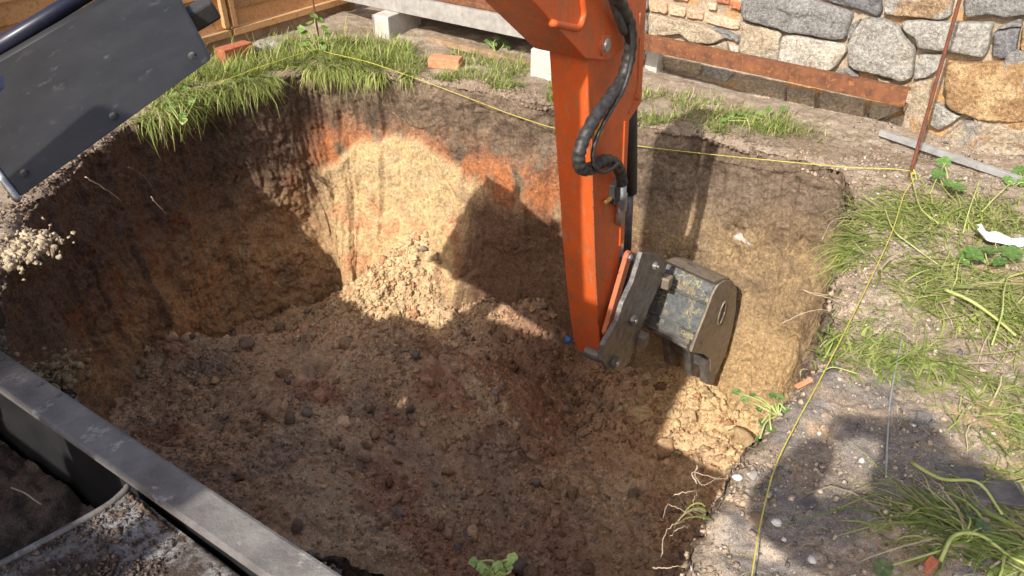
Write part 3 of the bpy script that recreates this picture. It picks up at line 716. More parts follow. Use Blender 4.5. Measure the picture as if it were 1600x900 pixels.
for poly, c in [([(862, -10), (975, 8), (972, 82), (862, 66)], (.58, .36, .24)), ([(982, 30), (1085, 50), (1082, 104), (982, 84)], (.62, .42, .29)),
                ([(1092, 54), (1195, 72), (1192, 124), (1092, 104)], (.60, .40, .27)), ([(1202, 78), (1425, 128), (1422, 188), (1202, 134)], (.64, .45, .32)),
                ([(1280, -20), (1370, -10), (1366, 26), (1282, 10)], (.46, .17, .10)), ([(1372, 5), (1440, 20), (1436, 64), (1372, 50)], (.48, .18, .10)),
                ([(1232, 15), (1280, 22), (1278, 62), (1232, 54)], (.60, .46, .34)), ([(1000, -60), (1110, -40), (1108, 10), (1000, -10)], (.60, .40, .28))]:
    wall_stone(z3(poly), c, .012, 'brick', 28, .25)
# the rest of the wall above and beside the view, in rough courses
def fill(s0, s1, z0, z1):
    z = z0; row = 0
    while z < z1:
        h = RNG.uniform(.17, .26); s = s0 - RNG.uniform(0, .2)
        while s < s1:
            L = RNG.uniform(.22, .55); g = .012
            P = [(s + g, z + g), (s + L / 2, z + g + RNG.uniform(-.01, .015)), (s + L - g, z + g), (s + L - g + RNG.uniform(-.02, .01), z + h / 2), (s + L - g, z + h - g), (s + L / 2, z + h - g + RNG.uniform(-.015, .01)), (s + g, z + h - g), (s + g + RNG.uniform(-.01, .02), z + h / 2)]
            c_ = random.choice([GREY, LGREY, DGREY, TAN, BRN, GREY]); wall_stone(P, c_, RNG.uniform(.025, .05), n=28, spot=random.choice([None, BRN, TAN]))
            s += L
        z += h; row += 1
s_l, s_r = wsz(1015, 20)[0], wsz(1612, 20)[0]
fill(s_l - .10, s_r + .02, .80, 1.6); fill(-2.6, s_l - .32, -.05, 1.6); fill(s_r + .06, 3.3, -.1, .78)

# ================================================================== FENCE
F0 = Vector((-2.10, 5.33, 0)); FD = Vector((.57, .82, 0)).normalized(); FN = Vector((FD.y, -FD.x, 0))
fence = empty('wooden_fence', F0); tag(fence, 'pine panel fence of lapped horizontal boards behind the grassy rim', 'fence')
PINE = wood_mat('pine_board', (.40, .20, .085), (.56, .32, .15), FD); PINE2 = wood_mat('pine_frame', (.42, .23, .10), (.58, .36, .18), FD)
def fs(x, y): return (onplane(x, y, F0, FN) - F0).dot(FD)
def fp(s, z, d=0.0): return F0 + FD * s + FN * d + Vector((0, 0, z))
sA = fs(357, 40); sB = fs(560, 5)
edges = [sA - 3.1, sA - 1.55, sA, sB - .05]
for i in range(3):
    a, b_ = edges[i] + .012, edges[i + 1] - .012; z0 = .10
    L = b_ - a; mid = (a + b_) / 2
    box('rail', fp(mid, z0, .015), FD * L / 2, FN * .022, (0, 0, .024), PINE2, fence, .004)
    box('rail', fp(mid, 1.78, .015), FD * L / 2, FN * .022, (0, 0, .024), PINE2, fence, .004)
    for s in (a + .022, b_ - .022, mid): box('batten', fp(s, .94, .018 if s != mid else -.022), FD * .020, FN * .020, (0, 0, .80), PINE2, fence, .003)
    z = z0 + .03
    while z < 1.74:
        h = .125 + RNG.uniform(-.006, .006)
        box('board', fp(mid + RNG.uniform(-.003, .003), z + h / 2, -.006), FD * (L / 2 - .006), FN * .007 + Vector((0, 0, -.001)), Vector((0, 0, h / 2)) - FN * .008, PINE, fence, .002)
        z += h - .012
for s in edges: box('post', fp(s, .88, -.055), FD * .035, FN * .035, (0, 0, 1.0), PINE2, fence, .004)
# gravel board under the fence
box('gravel_board', fp((edges[0] + edges[-1]) / 2, .02, -.01), FD * ((edges[-1] - edges[0]) / 2), FN * .012, (0, 0, .05), WOODD, fence, .003)

# ================================================================== THINGS ALONG THE BACK
def ublock(name, corner, wu, lv, h, mat, label, cat, yaw=0.0, z0=0.0, bev=.006, rough=.004):
    c, s = math.cos(yaw), math.sin(yaw); U2 = UB * c + VB * s; V2 = VB * c - UB * s
    ctr = Vector(corner) - U2 * (wu / 2) + V2 * (lv / 2) + Vector((0, 0, z0 + h / 2 - .01))
    o = box(name, (0, 0, 0), U2 * (wu / 2), V2 * (lv / 2), (0, 0, h / 2), mat, bev=bev, rough=rough, cuts=3); o.location = ctr
    return tag(o, label, cat)
ublock('concrete_block', gnd(609, 64), .145, .40, .178, CONC, 'pale concrete block on edge in the grass carrying the grey beam', 'block')
ublock('concrete_block', gnd(863, 128) + VB * .0, .15, .30, .20, CONC, 'concrete block with a crumbled top standing beside the digger boom', 'block', yaw=.12)
def bar(name, p0, p1, wdt, h, mat, label, cat, bev=.004, rough=.0):
    p0, p1 = Vector(p0), Vector(p1); d = (p1 - p0); L = d.length; d.normalize(); s = Vector((-d.y, d.x, 0)).normalized(); n = d.cross(s)
    c = (p0 + p1) / 2
    o = box(name, (0, 0, 0), d * L / 2, s * wdt / 2, n * h / 2, mat, bev=bev); o.location = c
    return tag(o, label, cat)
def channel(name, p0, p1, face, leg, t, mat, label, cat, side):
    """steel channel: web facing the pit and two flanges behind, one closed profile swept along its length"""
    p0, p1 = Vector(p0), Vector(p1); d = (p1 - p0).normalized(); s = Vector((-d.y, d.x, 0)).normalized() * side; up = Vector((0, 0, 1))
    prof = [(0, 0), (0, face), (leg, face), (leg, face - t), (t, face - t), (t, t), (leg, t), (leg, 0)]
    loc = p0.copy()
    o = prism(name, [s * a + up * b_ for a, b_ in prof], p1 - p0, mat, None, .002); o.location = loc
    return tag(o, label, cat)
bL, bR = gnd(545, 3, .172), gnd(830, 63, .172)
bd_ = (bR - bL).normalized()
channel('steel_channel', bL - bd_ * .25, bR + bd_ * .2, .12, .07, .012, WEATHER, 'weathered grey steel channel lying across concrete blocks behind the grass', 'beam', 1)
for i, (o_, hh, zz_) in enumerate([(.10, .035, .0), (.25, .035, .006), (.41, .03, .002)]):
    nrm = Vector((-bd_.y, bd_.x, 0)); a = bL + bd_ * (.12 + .05 * i) + nrm * o_; b_ = bR + bd_ * (.15 - .1 * i) + nrm * o_
    a.z = b_.z = .172 + .121 + .02 + zz_
    bar('rusty_plate', a, b_, .13, hh, RUST if i == 0 else RUSTD, ['orange rusted plate lying on the channel, frontmost of three', 'dark rusted plate on the channel between two others', 'dark rusted plate at the rear of the three on the channel'][i], 'plate')
bar('ground_plank', gnd(672, 60, .02), gnd(872, 112, .02), .06, .04, WOODD, 'weathered plank lying on the soil under the steel channel', 'plank')
rL, rR = gnd(985, 74, .20), gnd(1412, 167, .20); rd_ = (rR - rL).normalized()
channel('rusty_channel', rL - rd_ * .35, rR, .088, .05, .008, RUST, 'long rust coated steel channel in front of the stone wall', 'beam', 1)
bw_n = Vector((-rd_.y, rd_.x, 0))
for x, y, lb in [(1018, 112, 'small grey stone propping the rusty channel beside the digger stick'), (1352, 176, 'grey stone propping the free end of the rusty channel')]:
    p = gnd(x, y) + bw_n * .03
    o = box('prop_stone', (0, 0, 0), rd_ * .045, bw_n * .05, (0, 0, .105), CONC, bev=.008, rough=.008, cuts=3); o.location = (p.x, p.y, .095); tag(o, lb, 'stone')
ublock('loose_brick', gnd(717, 108), .215, .10, .068, BRICKO, 'orange perforated brick lying in the grass by the pit rim', 'brick', yaw=.28)
o = box('loose_brick', (0, 0, 0), FD * .115, FN * .05, (0, 0, .055), BRICKR, bev=.004, rough=.003, cuts=3); p = gnd(370, 96); o.location = (p.x, p.y, .055); tag(o, 'red brick standing on edge at the foot of the fence', 'brick')
for x, y, l, lb in [(432, 72, .10, 'grey stone beside the grass below the fence rail'), (412, 74, .07, 'smaller grey stone next to the red brick')]:
    rock('fence_stone', gnd(x, y, .03), (l, .07, .05), GREYST, lb)
# galvanised strip and white scrap
gA, gB = gnd(1372, 212, .02), gnd(1640, 304, .03); gd_ = (gB - gA).normalized()
channel('metal_profile', gA, gB, .03, .028, .0025, GALV, 'pale galvanised metal profile lying on the bank below the stone wall', 'profile', 1)
bm = bmesh.new(); p0 = bank(1560, 385)
g_ = [[None] * 9 for _ in range(9)]
for i in range(9):
    for j in range(9):
        x, y = (i / 8 - .5), (j / 8 - .5)
        g_[i][j] = bm.verts.new((x * .19 + .01 * math.sin(9 * y), y * .08 + .02 * x, .025 + .035 * abs(math.sin(5 * x + 2)) * (1 - abs(y)) + .02 * float(perlin(x * 6, y * 6, .3)) + (.04 if i < 2 else 0) * (1 - i / 2)))
for i in range(8):
    for j in range(8): bm.faces.new((g_[i][j], g_[i + 1][j], g_[i + 1][j + 1], g_[i][j + 1]))
o = from_bm('plastic_scrap', bm, WHITEP, smooth=True); o.location = p0; o.rotation_euler = (0, 0, -.35)
md = o.modifiers.new('s', 'SOLIDIFY'); md.thickness = .002
tag(o, 'crumpled white plastic scrap lying among leaves on the bank', 'scrap')

# ================================================================== STAKES, STRING, WIRE
kl = gnd(503, 92); kr = gnd(1425, 270, .035)
tube('x', [(0, 0, 0), (0, 0, 1)], .01, RUSTD).name = 'tmp'; bpy.data.objects.remove(bpy.data.objects['tmp'])
def rod(name, base, top, r, mat, label, cat):
    n = 7; P = [(Vector(top) - Vector(base)) * (i / (n - 1)) for i in range(n)]
    o = tube(name, P, r, mat, None, 8); o.location = base; return tag(o, label, cat)
ln = Vector((.0, .0, 1))
tl = onplane(486, -20, kl, (0, -1, 0)); rod('steel_stake', kl - Vector((0, 0, .15)), tl + (tl - kl) * .4, .007, RUSTD, 'thin rusty stake at the grassy corner by the fence', 'stake')
tr_ = onplane(1503, -10, kr, (0, -1, 0)); rod('rusty_stake', kr - Vector((0, 0, .23)), kr + (tr_ - kr) * 1.35, .0085, RUSTD, 'tall rusty stake in front of the stone wall holding the string', 'stake')
pts = [gnd(345, 128, .08), gnd(400, 107, .08), gnd(450, 90, .08), gnd(499, 76, .08)]
for x, y in [(512, 82), (575, 97), (640, 119), (700, 141), (760, 164), (800, 179), (865, 200), (930, 214), (990, 227), (1100, 240), (1200, 250), (1320, 261)]: pts.append(onback(x, y, 3.83) if x < 1200 else gnd(x, y, .02))
pts += [kr + Vector((0, 0, .005))]
for x, y, z in [(1412, 305, .05), (1390, 372, .05), (1335, 488, .045), (1283, 590, .04), (1245, 660, .04), (1212, 728, .04), (1190, 810, .04), (1174, 905, .04), (1160, 990, .04)]: pts.append(gnd(x, y, z))
Q = smooth_path(pts, 160); o = tube('string_line', [q - kr for q in Q], .0021, STRINGM, None, 6); o.location = kr
tag(o, 'yellow builder\'s string stretched round the pit between the stakes', 'string')
kn = tube('knot', smooth_path([kr + Vector(p) for p in [(.012, 0, .01), (0, -.014, .0), (-.014, 0, .012), (0, .014, .02), (.014, .0, .0), (.02, -.01, -.02), (.03, -.02, -.035)]], 26), .0032, STRINGM, None, 6); keep(kn, o)
wpts = [bank(1382, 752, .015), bank(1384, 690, .02), bank(1390, 620, .02), bank(1408, 530, .02)]
o = tube('wire', [q - wpts[0] for q in smooth_path(wpts, 24)], .0028, GALV, None, 6); o.location = wpts[0]; tag(o, 'thin pale wire lying straight across the bank into the shadow', 'wire')

# ================================================================== GRASS
def blades(name, base, L, yaw, lean, wdt, col, label, cat='grass', bend=1.0, seg=4, dry=None):
    n = len(base); t = np.linspace(0, 1, seg + 1)
    wdt = wdt * np.exp(RNG.normal(0, .38, n)); L = L * np.exp(RNG.normal(0, .25, n)); bend = bend * RNG.uniform(.4, 1.5, n)
    col = col * RNG.uniform(.65, 1.25, (n, 1))
    dirh = np.stack([np.cos(yaw), np.sin(yaw), 0 * yaw], -1); side = np.stack([-np.sin(yaw), np.cos(yaw), 0 * yaw], -1)
    V = np.zeros((n, (seg + 1) * 2, 3)); pos = base.copy(); step = L / seg
    for i in range(seg + 1):
        wd = wdt * (1 - t[i] ** 1.6 * .93)
        V[:, i * 2] = pos - side * wd[:, None]; V[:, i * 2 + 1] = pos + side * wd[:, None]
        a = lean + bend * t[i] * 1.5 * (.4 + lean)
        a = np.minimum(a, 2.6)
        pos = pos + (dirh * np.sin(a)[:, None] + np.array([0, 0, 1]) * np.cos(a)[:, None]) * step[:, None]
        dirh = dirh + side * RNG.normal(0, .28, (n, 1)); dirh = dirh / np.linalg.norm(dirh, axis=1)[:, None]; side = np.stack([-dirh[:, 1], dirh[:, 0], 0 * yaw], -1)
    f = np.array([[2 * i, 2 * i + 1, 2 * i + 3, 2 * i + 2] for i in range(seg)])
    FF = (f[None] + (np.arange(n) * (seg + 1) * 2)[:, None, None]).reshape(-1, 4)
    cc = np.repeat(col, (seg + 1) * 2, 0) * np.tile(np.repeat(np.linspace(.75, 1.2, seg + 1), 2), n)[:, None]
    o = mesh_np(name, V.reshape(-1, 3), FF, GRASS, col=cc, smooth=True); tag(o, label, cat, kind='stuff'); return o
def gcol(n, yellow=.25, dry=.1):
    a = np.array([.15, .235, .055]); b_ = np.array([.45, .50, .16]); c = np.array([.56, .49, .30])
    k = RNG.random((n, 1)); C = a + (b_ - a) * k ** (1 / max(.2, yellow * 4)); d = RNG.random(n) < dry; C[d] = c * RNG.uniform(.7, 1.1, (d.sum(), 1)); return C
def rim_points(n, th0, th1, d0, d1, thr=-1.0, sc=5):
    t = RNG.uniform(th0, th1, n); d = RNG.uniform(0, 1, n) ** 1.3 * (d1 - d0) + d0; r = outline_R(t) + d
    u, v = PC[0] + np.cos(t) * r, PC[1] + np.sin(t) * r; k = fbm(u, v, 0 * u + 120, sc, 3) > thr
    return u[k], v[k], t[k], d[k]
def ang(u, v): return math.atan2(v - PC[1], u - PC[0])
YAW0 = math.atan2(UB.y, UB.x)
# left-hand back corner: lush overhanging turf
u, v, t, d = rim_points(20000, ang(-3.0, 3.9), ang(-4.0, 2.7), -.02, .55, -.25)
n = len(u); hang = d < .06
yaw = np.where(hang, t + math.pi, RNG.uniform(0, 6.28, n)) + YAW0 + RNG.normal(0, .5, n)
blades('rim_grass', world(u, v, ground_z(u, v) - .01), RNG.uniform(.05, .15, n) * (1 + .6 * hang), yaw, np.where(hang, RNG.uniform(.7, 1.4, n), RNG.uniform(.1, .9, n)), RNG.uniform(.0016, .004, n), gcol(n, .4, .12),
       'lush green grass overhanging the corner of the pit by the fence')
# hanging tuft on the left rim
n = 460; u = RNG.normal(-3.93, .05, n); v = RNG.normal(2.72, .10, n)
blades('hanging_grass', world(u, v, ground_z(u, v)), RNG.uniform(.07, .22, n), RNG.normal(YAW0, .6, n), RNG.uniform(.9, 1.7, n), RNG.uniform(.0018, .004, n), gcol(n, .6, .15),
       'long grass tuft hanging down over the left wall of the pit', bend=1.3, seg=6)
# back rim
u, v, t, d = rim_points(12000, ang(-.95, 3.9), ang(-3.1, 3.9), .02, .62, .02, 3.5)
n = len(u); blades('back_grass', world(u, v, ground_z(u, v) - .005), RNG.uniform(.03, .09, n), RNG.uniform(0, 6.28, n), RNG.uniform(.1, 1.0, n), RNG.uniform(.0015, .0035, n), gcol(n, .3, .22),
       'short grass along the back rim in front of the steel channel')
u, v, t, d = rim_points(3200, ang(-.2, 3.2), ang(-1.5, 3.9), .05, .7, -.3, 3.5)
n = len(u); c = np.array([.46, .38, .26]) * RNG.uniform(.6, 1.15, (n, 1))
blades('dry_litter', world(u, v, ground_z(u, v) + .006), RNG.uniform(.02, .07, n), RNG.uniform(0, 6.28, n), RNG.uniform(1.3, 1.6, n), RNG.uniform(.0009, .002, n), c, 'dry straw litter on the bare ground before the stone wall', bend=.1)
def patch(name, cx, cy, su, sv, n, L0, L1, lean, yaw, ys, label, yl=.4, dr=.12, wd=(.0016, .0036), bend=1.0, seg=5):
    """grass patch centred on a photo pixel; su/sv spread along U and V"""
    p = gnd(cx, cy); a, b_ = touv(p)
    u = RNG.normal(a, su, n); v = RNG.normal(b_, sv, n)
    k = ~in_pit(u, v, .015); u, v = u[k], v[k]; n = len(u)
    blades(name, world(u, v, ground_z(u, v) + .004), RNG.uniform(L0, L1, n), RNG.normal(yaw, ys, n), RNG.uniform(*lean, n), RNG.uniform(*wd, n), gcol(n, yl, dr), label, bend=bend, seg=seg)
patch('weed_grass', 1180, 195, .16, .06, 900, .03, .09, (.1, 1.0), 0, 3, 'small green weeds growing beside the shadow of the digger stick', .3, .1)
patch('pulled_grass', 1425, 345, .10, .13, 1300, .07, .17, (1.0, 1.55), YAW0 + math.pi, .7, 'long limp grass hanging over the rim below the rusty stake', .45, .12, bend=.7, seg=6)
patch('pulled_grass', 1350, 390, .05, .09, 380, .08, .20, (1.2, 1.7), YAW0 + math.pi + .4, .35, 'drooping grass strands at the right corner of the pit', .35, .1, bend=.8, seg=6)
patch('bank_grass', 1520, 340, .12, .10, 700, .06, .18, (.7, 1.5), 0, 3, 'pulled grass lying around the white scrap', .45, .15)
patch('bank_grass', 1530, 470, .16, .13, 1700, .08, .24, (1.1, 1.55), -.6, 1.2, 'thick mat of pulled yellow green grass on the bank', .6, .2, bend=.4)
patch('rim_tuft', 1350, 555, .10, .07, 800, .04, .12, (.6, 1.5), .3, 1.2, 'fresh green grass tuft beside the string halfway along the rim', .3, .1)
patch('rim_tuft', 1450, 565, .07, .05, 260, .05, .13, (1.1, 1.55), -.9, .6, 'thin grass strands around the top of the pale wire', .4, .2, bend=.3)
patch('pulled_grass', 1585, 800, .08, .07, 240, .10, .26, (1.2, 1.56), -.7, .5, 'pulled grass stems curving over the dark slates', .4, .2, bend=.3, seg=6)
patch('pulled_grass', 1580, 660, .10, .12, 500, .06, .18, (1.1, 1.55), -.7, 1.2, 'straggling pulled grass on the sunny bank', .5, .25, bend=.3)
patch('pulled_grass', 1545, 870, .10, .05, 420, .10, .24, (1.1, 1.5), 2.6, .5, 'pulled grass bundle beside the red brick fragment', .3, .2, bend=.5, seg=6)
patch('bank_grass', 1420, 430, .22, .3, 420, .03, .12, (1.2, 1.57), 0, 3, 'scattered cut grass blades on the dusty bank', .5, .4, bend=.2)
patch('bank_straw', 1380, 720, .35, .35, 420, .02, .09, (1.35, 1.58), 0, 3, 'dry straw bits strewn through the ash and gravel', .6, .8, wd=(.0008, .002), bend=.1)
patch('root_tuft', 1085, 803, .02, .02, 26, .06, .13, (.9, 1.5), YAW0 + math.pi, .5, 'little grass tuft hanging from the crumbling rim among pale roots', .6, .1, wd=(.002, .0035), bend=1.2, seg=7)
patch('skip_grass', 75, 562, .07, .03, 140, .03, .10, (.9, 1.5), 0, 3, 'thin grass on the sandy rim beyond the skip', .2, .3)
# thick green stalks
STALK = mottled('green_stalk', (.30, .36, .10), (.42, .46, .18), 30, .4, .6, .6, spec=.25)
for P, r, lb in [([(1418, 283, .05), (1424, 310, .05), (1433, 345, .06), (1462, 362, .04)], .006, 'thick pale stalk bent down below the string knot'),
                 ([(1378, 330, .03), (1392, 372, .04), (1420, 392, .03), (1470, 425, .02)], .006, 'pale stalk lying across the rim next to the string'),
                 ([(1470, 470, .05), (1510, 488, .05), (1550, 512, .04), (1582, 535, .03)], .011, 'thick dark green stalk on the grass mat'),
                 ([(1545, 550, .03), (1556, 512, .06), (1558, 480, .07), (1566, 452, .06)], .006, 'upright pale stalk on the grass mat'),
                 ([(1502, 372, .02), (1508, 345, .06), (1520, 310, .10)], .006, 'short pale stalk standing by the white scrap'),
                 ([(1525, 345, .02), (1548, 325, .05), (1570, 308, .07)], .006, 'slanting pale stalk leaning toward the metal profile'),
                 ([(1450, 312, .03), (1462, 290, .08), (1480, 274, .12)], .005, 'thin green stalk under the round leaves'),
                 ([(1420, 730, .02), (1465, 760, .03), (1520, 770, .04), (1562, 812, .02)], .009, 'long bent stalk in the shadow beside the slates'),
                 ([(1465, 885, .02), (1480, 858, .05), (1520, 856, .05), (1570, 880, .03), (1610, 895, .02)], .009, 'arched green stalk near the red brick fragment'),
                 ([(1340, 590, .015), (1300, 585, .03), (1282, 588, .02)], .004, 'pale straw stalk lying next to the string')]:
    Q = smooth_path([bank(x, y, z) for x, y, z in P], 18); b0 = Q[0]
    o = tube('plant_stalk', [q - b0 for q in Q], [r * .6 * (1 - .35 * i / 17) for i in range(18)], STALK, None, 7); o.location = b0; tag(o, lb, 'stalk')

# ---- leafy weeds: plant > stem, leaf
def leaf_arrays(size, lobes=7, cup=.25, notch=.18, n=28, rings=3):
    V = [(0, 0, 0)]; F = []
    for r in range(1, rings + 1):
        for i in range(n):
            a = 2 * math.pi * i / n; k = 1 - notch * (.5 + .5 * math.cos(lobes * a)) ** 2 * (r / rings) - .35 * math.exp(-((a - math.pi) / .25) ** 2)
            R_ = size * r / rings * k
            V.append((R_ * math.cos(a), R_ * math.sin(a), cup * size * (r / rings) ** 2 * (.6 + .4 * math.cos(lobes * a)) - .02 * size * (i % 4 == 0)))
    for i in range(n): F.append((0, 1 + i, 1 + (i + 1) % n, 1 + (i + 1) % n))
    for r in range(rings - 1):
        for i in range(n):
            a = 1 + r * n; b_ = a + n; j = (i + 1) % n; F.append((a + i, b_ + i, b_ + j, a + j))
    return np.array(V), F
def add_leaf(parent, p, nrm, size, col, lobes=7, long=1.0):
    V, F = leaf_arrays(size, lobes); V[:, 0] *= long
    q = Vector(nrm).normalized().to_track_quat('Z', 'X').to_matrix() @ Matrix.Rotation(RNG.uniform(0, 6.28), 3, 'Z')
    V = V @ np.array(q).T
    bm = bmesh.new(); vs = [bm.verts.new(v) for v in V]
    for f in F: bm.faces.new([vs[i] for i in dict.fromkeys(f)])
    o = from_bm('leaf', bm, LEAF, smooth=True); a = o.data.color_attributes.new('col', 'FLOAT_COLOR', 'POINT')
    c4 = np.ones((len(V), 4), np.float32); c4[:, :3] = np.array(col) * RNG.uniform(.8, 1.2); a.data.foreach_set('color', c4.ravel())
    o.location = Vector(p) - Vector(parent.location); o.parent = parent
def weed(base, leaves, label, col=(.12, .22, .06), lobes=7, long=1.0, name='leafy_weed', sr=.003):
    e = empty(name, base); tag(e, label, 'weed')
    for p, s in leaves:
        p = Vector(p); nrm = (CAMP - p).normalized() * .5 + Vector((RNG.normal(0, .35), RNG.normal(0, .35), .9))
        mid = (Vector(base) + p) / 2 + Vector((RNG.normal(0, .01), RNG.normal(0, .01), .015))
        keep(tube('stem', smooth_path([base, mid, p - Vector((0, 0, .002))], 8), sr, STALK, None, 5), e)
        add_leaf(e, p, nrm, s, col, lobes, long)
def at(x, y, z): return gnd(x, y, z)
weed(bank(1478, 300), [(at(1474, 253, .10), .036), (at(1466, 272, .08), .034), (at(1494, 293, .07), .044), (at(1482, 288, .05), .03), (at(1500, 283, .06), .025)], 'broad leaved weed beside the knot of the yellow string')
weed(bank(1585, 292), [(at(1592, 268, .06), .034), (at(1575, 283, .05), .03), (at(1600, 285, .05), .03)], 'leafy weed growing against the galvanised profile')
weed(bank(1545, 415), [(at(1520, 398, .05), .045), (at(1545, 392, .06), .04), (at(1580, 395, .05), .045), (at(1562, 410, .05), .03), (at(1505, 405, .03), .03)], 'broad leaved weed spreading in front of the white scrap')
weed(gnd(768, 905, .0), [(at(740, 878, .03), .013), (at(752, 886, .04), .012), (at(778, 884, .05), .014), (at(800, 872, .04), .013), (at(768, 893, .03), .012), (at(795, 884, .03), .011), (at(757, 893, .02), .011), (at(785, 894, .03), .011)],
     'pale green seedling with small leaves on the near rim', (.36, .50, .16), 5, 1.2, 'seedling')
weed(gnd(775, 84), [(at(770, 70, .04), .035), (at(785, 64, .07), .04), (at(762, 66, .05), .03), (at(792, 72, .04), .03), (at(776, 60, .09), .03)], 'round leaved weed in the gap below the steel channel', (.17, .27, .09))
weed(bank(1216, 650), [(at(1150, 612, -.02), .012), (at(1162, 624, -.03), .010), (at(1176, 618, -.01), .010), (at(1186, 640, -.03), .011), (at(1208, 618, .0), .012), (at(1220, 622, .01), .012), (at(1212, 640, .01), .012), (at(1190, 660, -.02), .011), (at(1205, 672, 0), .012), (at(1186, 688, -.02), .012), (at(1228, 640, .02), .010)],
     'small leafed weed hanging over the right rim toward the sand', (.15, .25, .075), 3, 1.5)
e0 = gnd(503, 95)
weed(e0, [(onplane(x, y, e0, (0, -1, 0)), s) for x, y, s in [(490, 25, .028), (500, 32, .03), (484, 36, .025), (508, 45, .03), (476, 52, .03), (470, 45, .025), (512, 55, .022), (480, 62, .03), (498, 62, .028), (505, 72, .03), (474, 70, .03), (488, 78, .03)]],
     'leafy climbing weed twined round the thin stake', (.20, .31, .08), 3, 1.3)
weed(bank(1205, 198), [(bank(x, y, .03), .022) for x, y in [(1185, 185), (1200, 180), (1215, 188), (1222, 178), (1140, 190), (1155, 186), (1170, 192), (1130, 196)]], 'low weed with small leaves at the edge of the stick shadow', (.16, .27, .07), 5, 1.3)
weed(gnd(285, 195), [(gnd(x, y, .02), .025) for x, y in [(275, 150), (290, 140), (268, 170), (300, 160), (285, 185), (320, 120), (262, 160)]], 'leafy weed in the turf at the left rim', (.15, .25, .07), 5, 1.2)
weed(bank(1500, 850), [(bank(x, y, .02), .022) for x, y in [(1480, 812), (1495, 825), (1510, 815), (1530, 832), (1375, 895)]], 'crushed leafy weed in the shadow near the arched stalk', (.12, .17, .07), 5, 1.2)

# ================================================================== EXCAVATOR
P = dep(945, 68, 3.0)                                 # boom / stick pin
EW = Vector((.5592, .8290, 0)); ER = Vector((.8290, -.5592, 0)); UP = Vector((0, 0, 1))
def ex(x, y, r): return onplane(x, y, P + ER * r, ER)
def el(x, y, r): p = ex(x, y, r) - P; return p.dot(EW), p.z
def ep(wv, z, r): return P + EW * wv + UP * z + ER * r
C0 = P - EW * 3.9; C0.z = 0
exc = empty('excavator', C0)
tag(exc, 'orange mini excavator with its stick and dark bucket lowered into the pit', 'excavator')
def plate(name, px, r0, r1, mat, parent, bev=.003):
    return prism(name, [ex(x, y, r1) for x, y in px], ER * (r0 - r1), mat, parent, bev)
# stick
SPX = [(917, 92), (921, 200), (925, 300), (928, 400), (932, 470), (937, 530), (942, 562), (952, 567), (957, 530), (962, 450), (972, 380), (979, 290), (984, 188), (1003, 160), (1008, 60), (1012, -30), (1000, -95), (955, -100), (925, -20)]
stick = plate('stick', SPX, -.08, .08, ORANGE, None, .006); keep(stick, exc)
def sub(o, parent):                                    # sub-part, already in world coordinates
    o.parent = parent; o.matrix_parent_inverse = (parent.matrix_parent_inverse @ Matrix.Translation(parent.location) if parent.parent else Matrix.Translation(parent.location)).inverted() if False else Matrix.Identity(4)
    return o
EX0 = []
def part(o): keep(o, exc); return o
def subpart(o, par): o.parent = par; return o           # parent's mesh is already in world coordinates and its frame is the world's
subpart(plate('reinforcing_strip', [(977, 190), (982, 188), (975, 375), (969, 385)], .080, .088, ORANGE, None, .002), stick)
subpart(plate('sticker', [(929, 208), (944, 188), (943, 205), (932, 224)], .080, .0825, STICKER, None, 0), stick)
for pxs in ([(923, 180), (926, 300), (930, 420), (935, 505)], [(1000, 20), (998, 90), (994, 150), (981, 178)]):
    Q = smooth_path([ex(x, y, .0805) for x, y in pxs], 40); subpart(tube('weld_bead', Q, [.0045 if i % 2 else .0036 for i in range(40)], ORANGEL, None, 6), stick)
subpart(cyl('bolt_head', ex(996, 152, .086), ER, .014, .02, ORANGEL, None, 12), stick)
# boom
a1 = Vector((*el(912, 92, .095), 0)); a2 = Vector((*el(826, 0, .095), 0)); bdr = (a2 - a1).normalized()
nrm2 = Vector((bdr.y, -bdr.x, 0)); 
if nrm2.y < 0: nrm2 = -nrm2
kb = a1 + bdr * 1.9; kt = kb + nrm2 * .17 + Vector((0, .16, 0))
prof = [Vector((*el(944, 94, .095), 0)), a1, a1 + bdr * .8, kb, kb + Vector((-.45, -.12, 0)), Vector((-3.15, .0, 0)), Vector((-3.30, .12, 0)), Vector((-3.2, .25, 0)), kt + Vector((-.5, -.10, 0)), kt, a1 + bdr * .8 + nrm2 * .30, a1 + bdr * .25 + nrm2 * .26, Vector((.05, .13, 0)), Vector((.09, .02, 0))]
prof_box = prof[1:12]
boom = part(prism('boom', [ep(q.x, q.y, .10) for q in prof_box], ER * -.20, ORANGE, None, .008))
for r in (.086, -.108):
    subpart(prism('fork_plate', [ep(q.x, q.y, r) for q in [prof[0], a1 + bdr * .01, a1 + bdr * .5, a1 + bdr * .5 + nrm2 * .24, a1 + bdr * .25 + nrm2 * .27, prof[12], prof[13]]], ER * .022, ORANGE, None, .004), boom)
pw_, pz_ = el(945, 70, .11)
subpart(cyl('pin', ep(pw_, pz_, 0), ER, .024, .25, STEEL, None, 20), boom)
subpart(cyl('pin_collar', ep(pw_, pz_, .111), ER, .040, .012, ORANGEL, None, 20), boom)
subpart(tube('curved_lip', smooth_path([ex(x, y, .112) for x, y in [(905, -40), (910, 0), (912, 22), (905, 42), (890, 42), (862, 36)]], 24), .012, ORANGE, None, 8), boom)
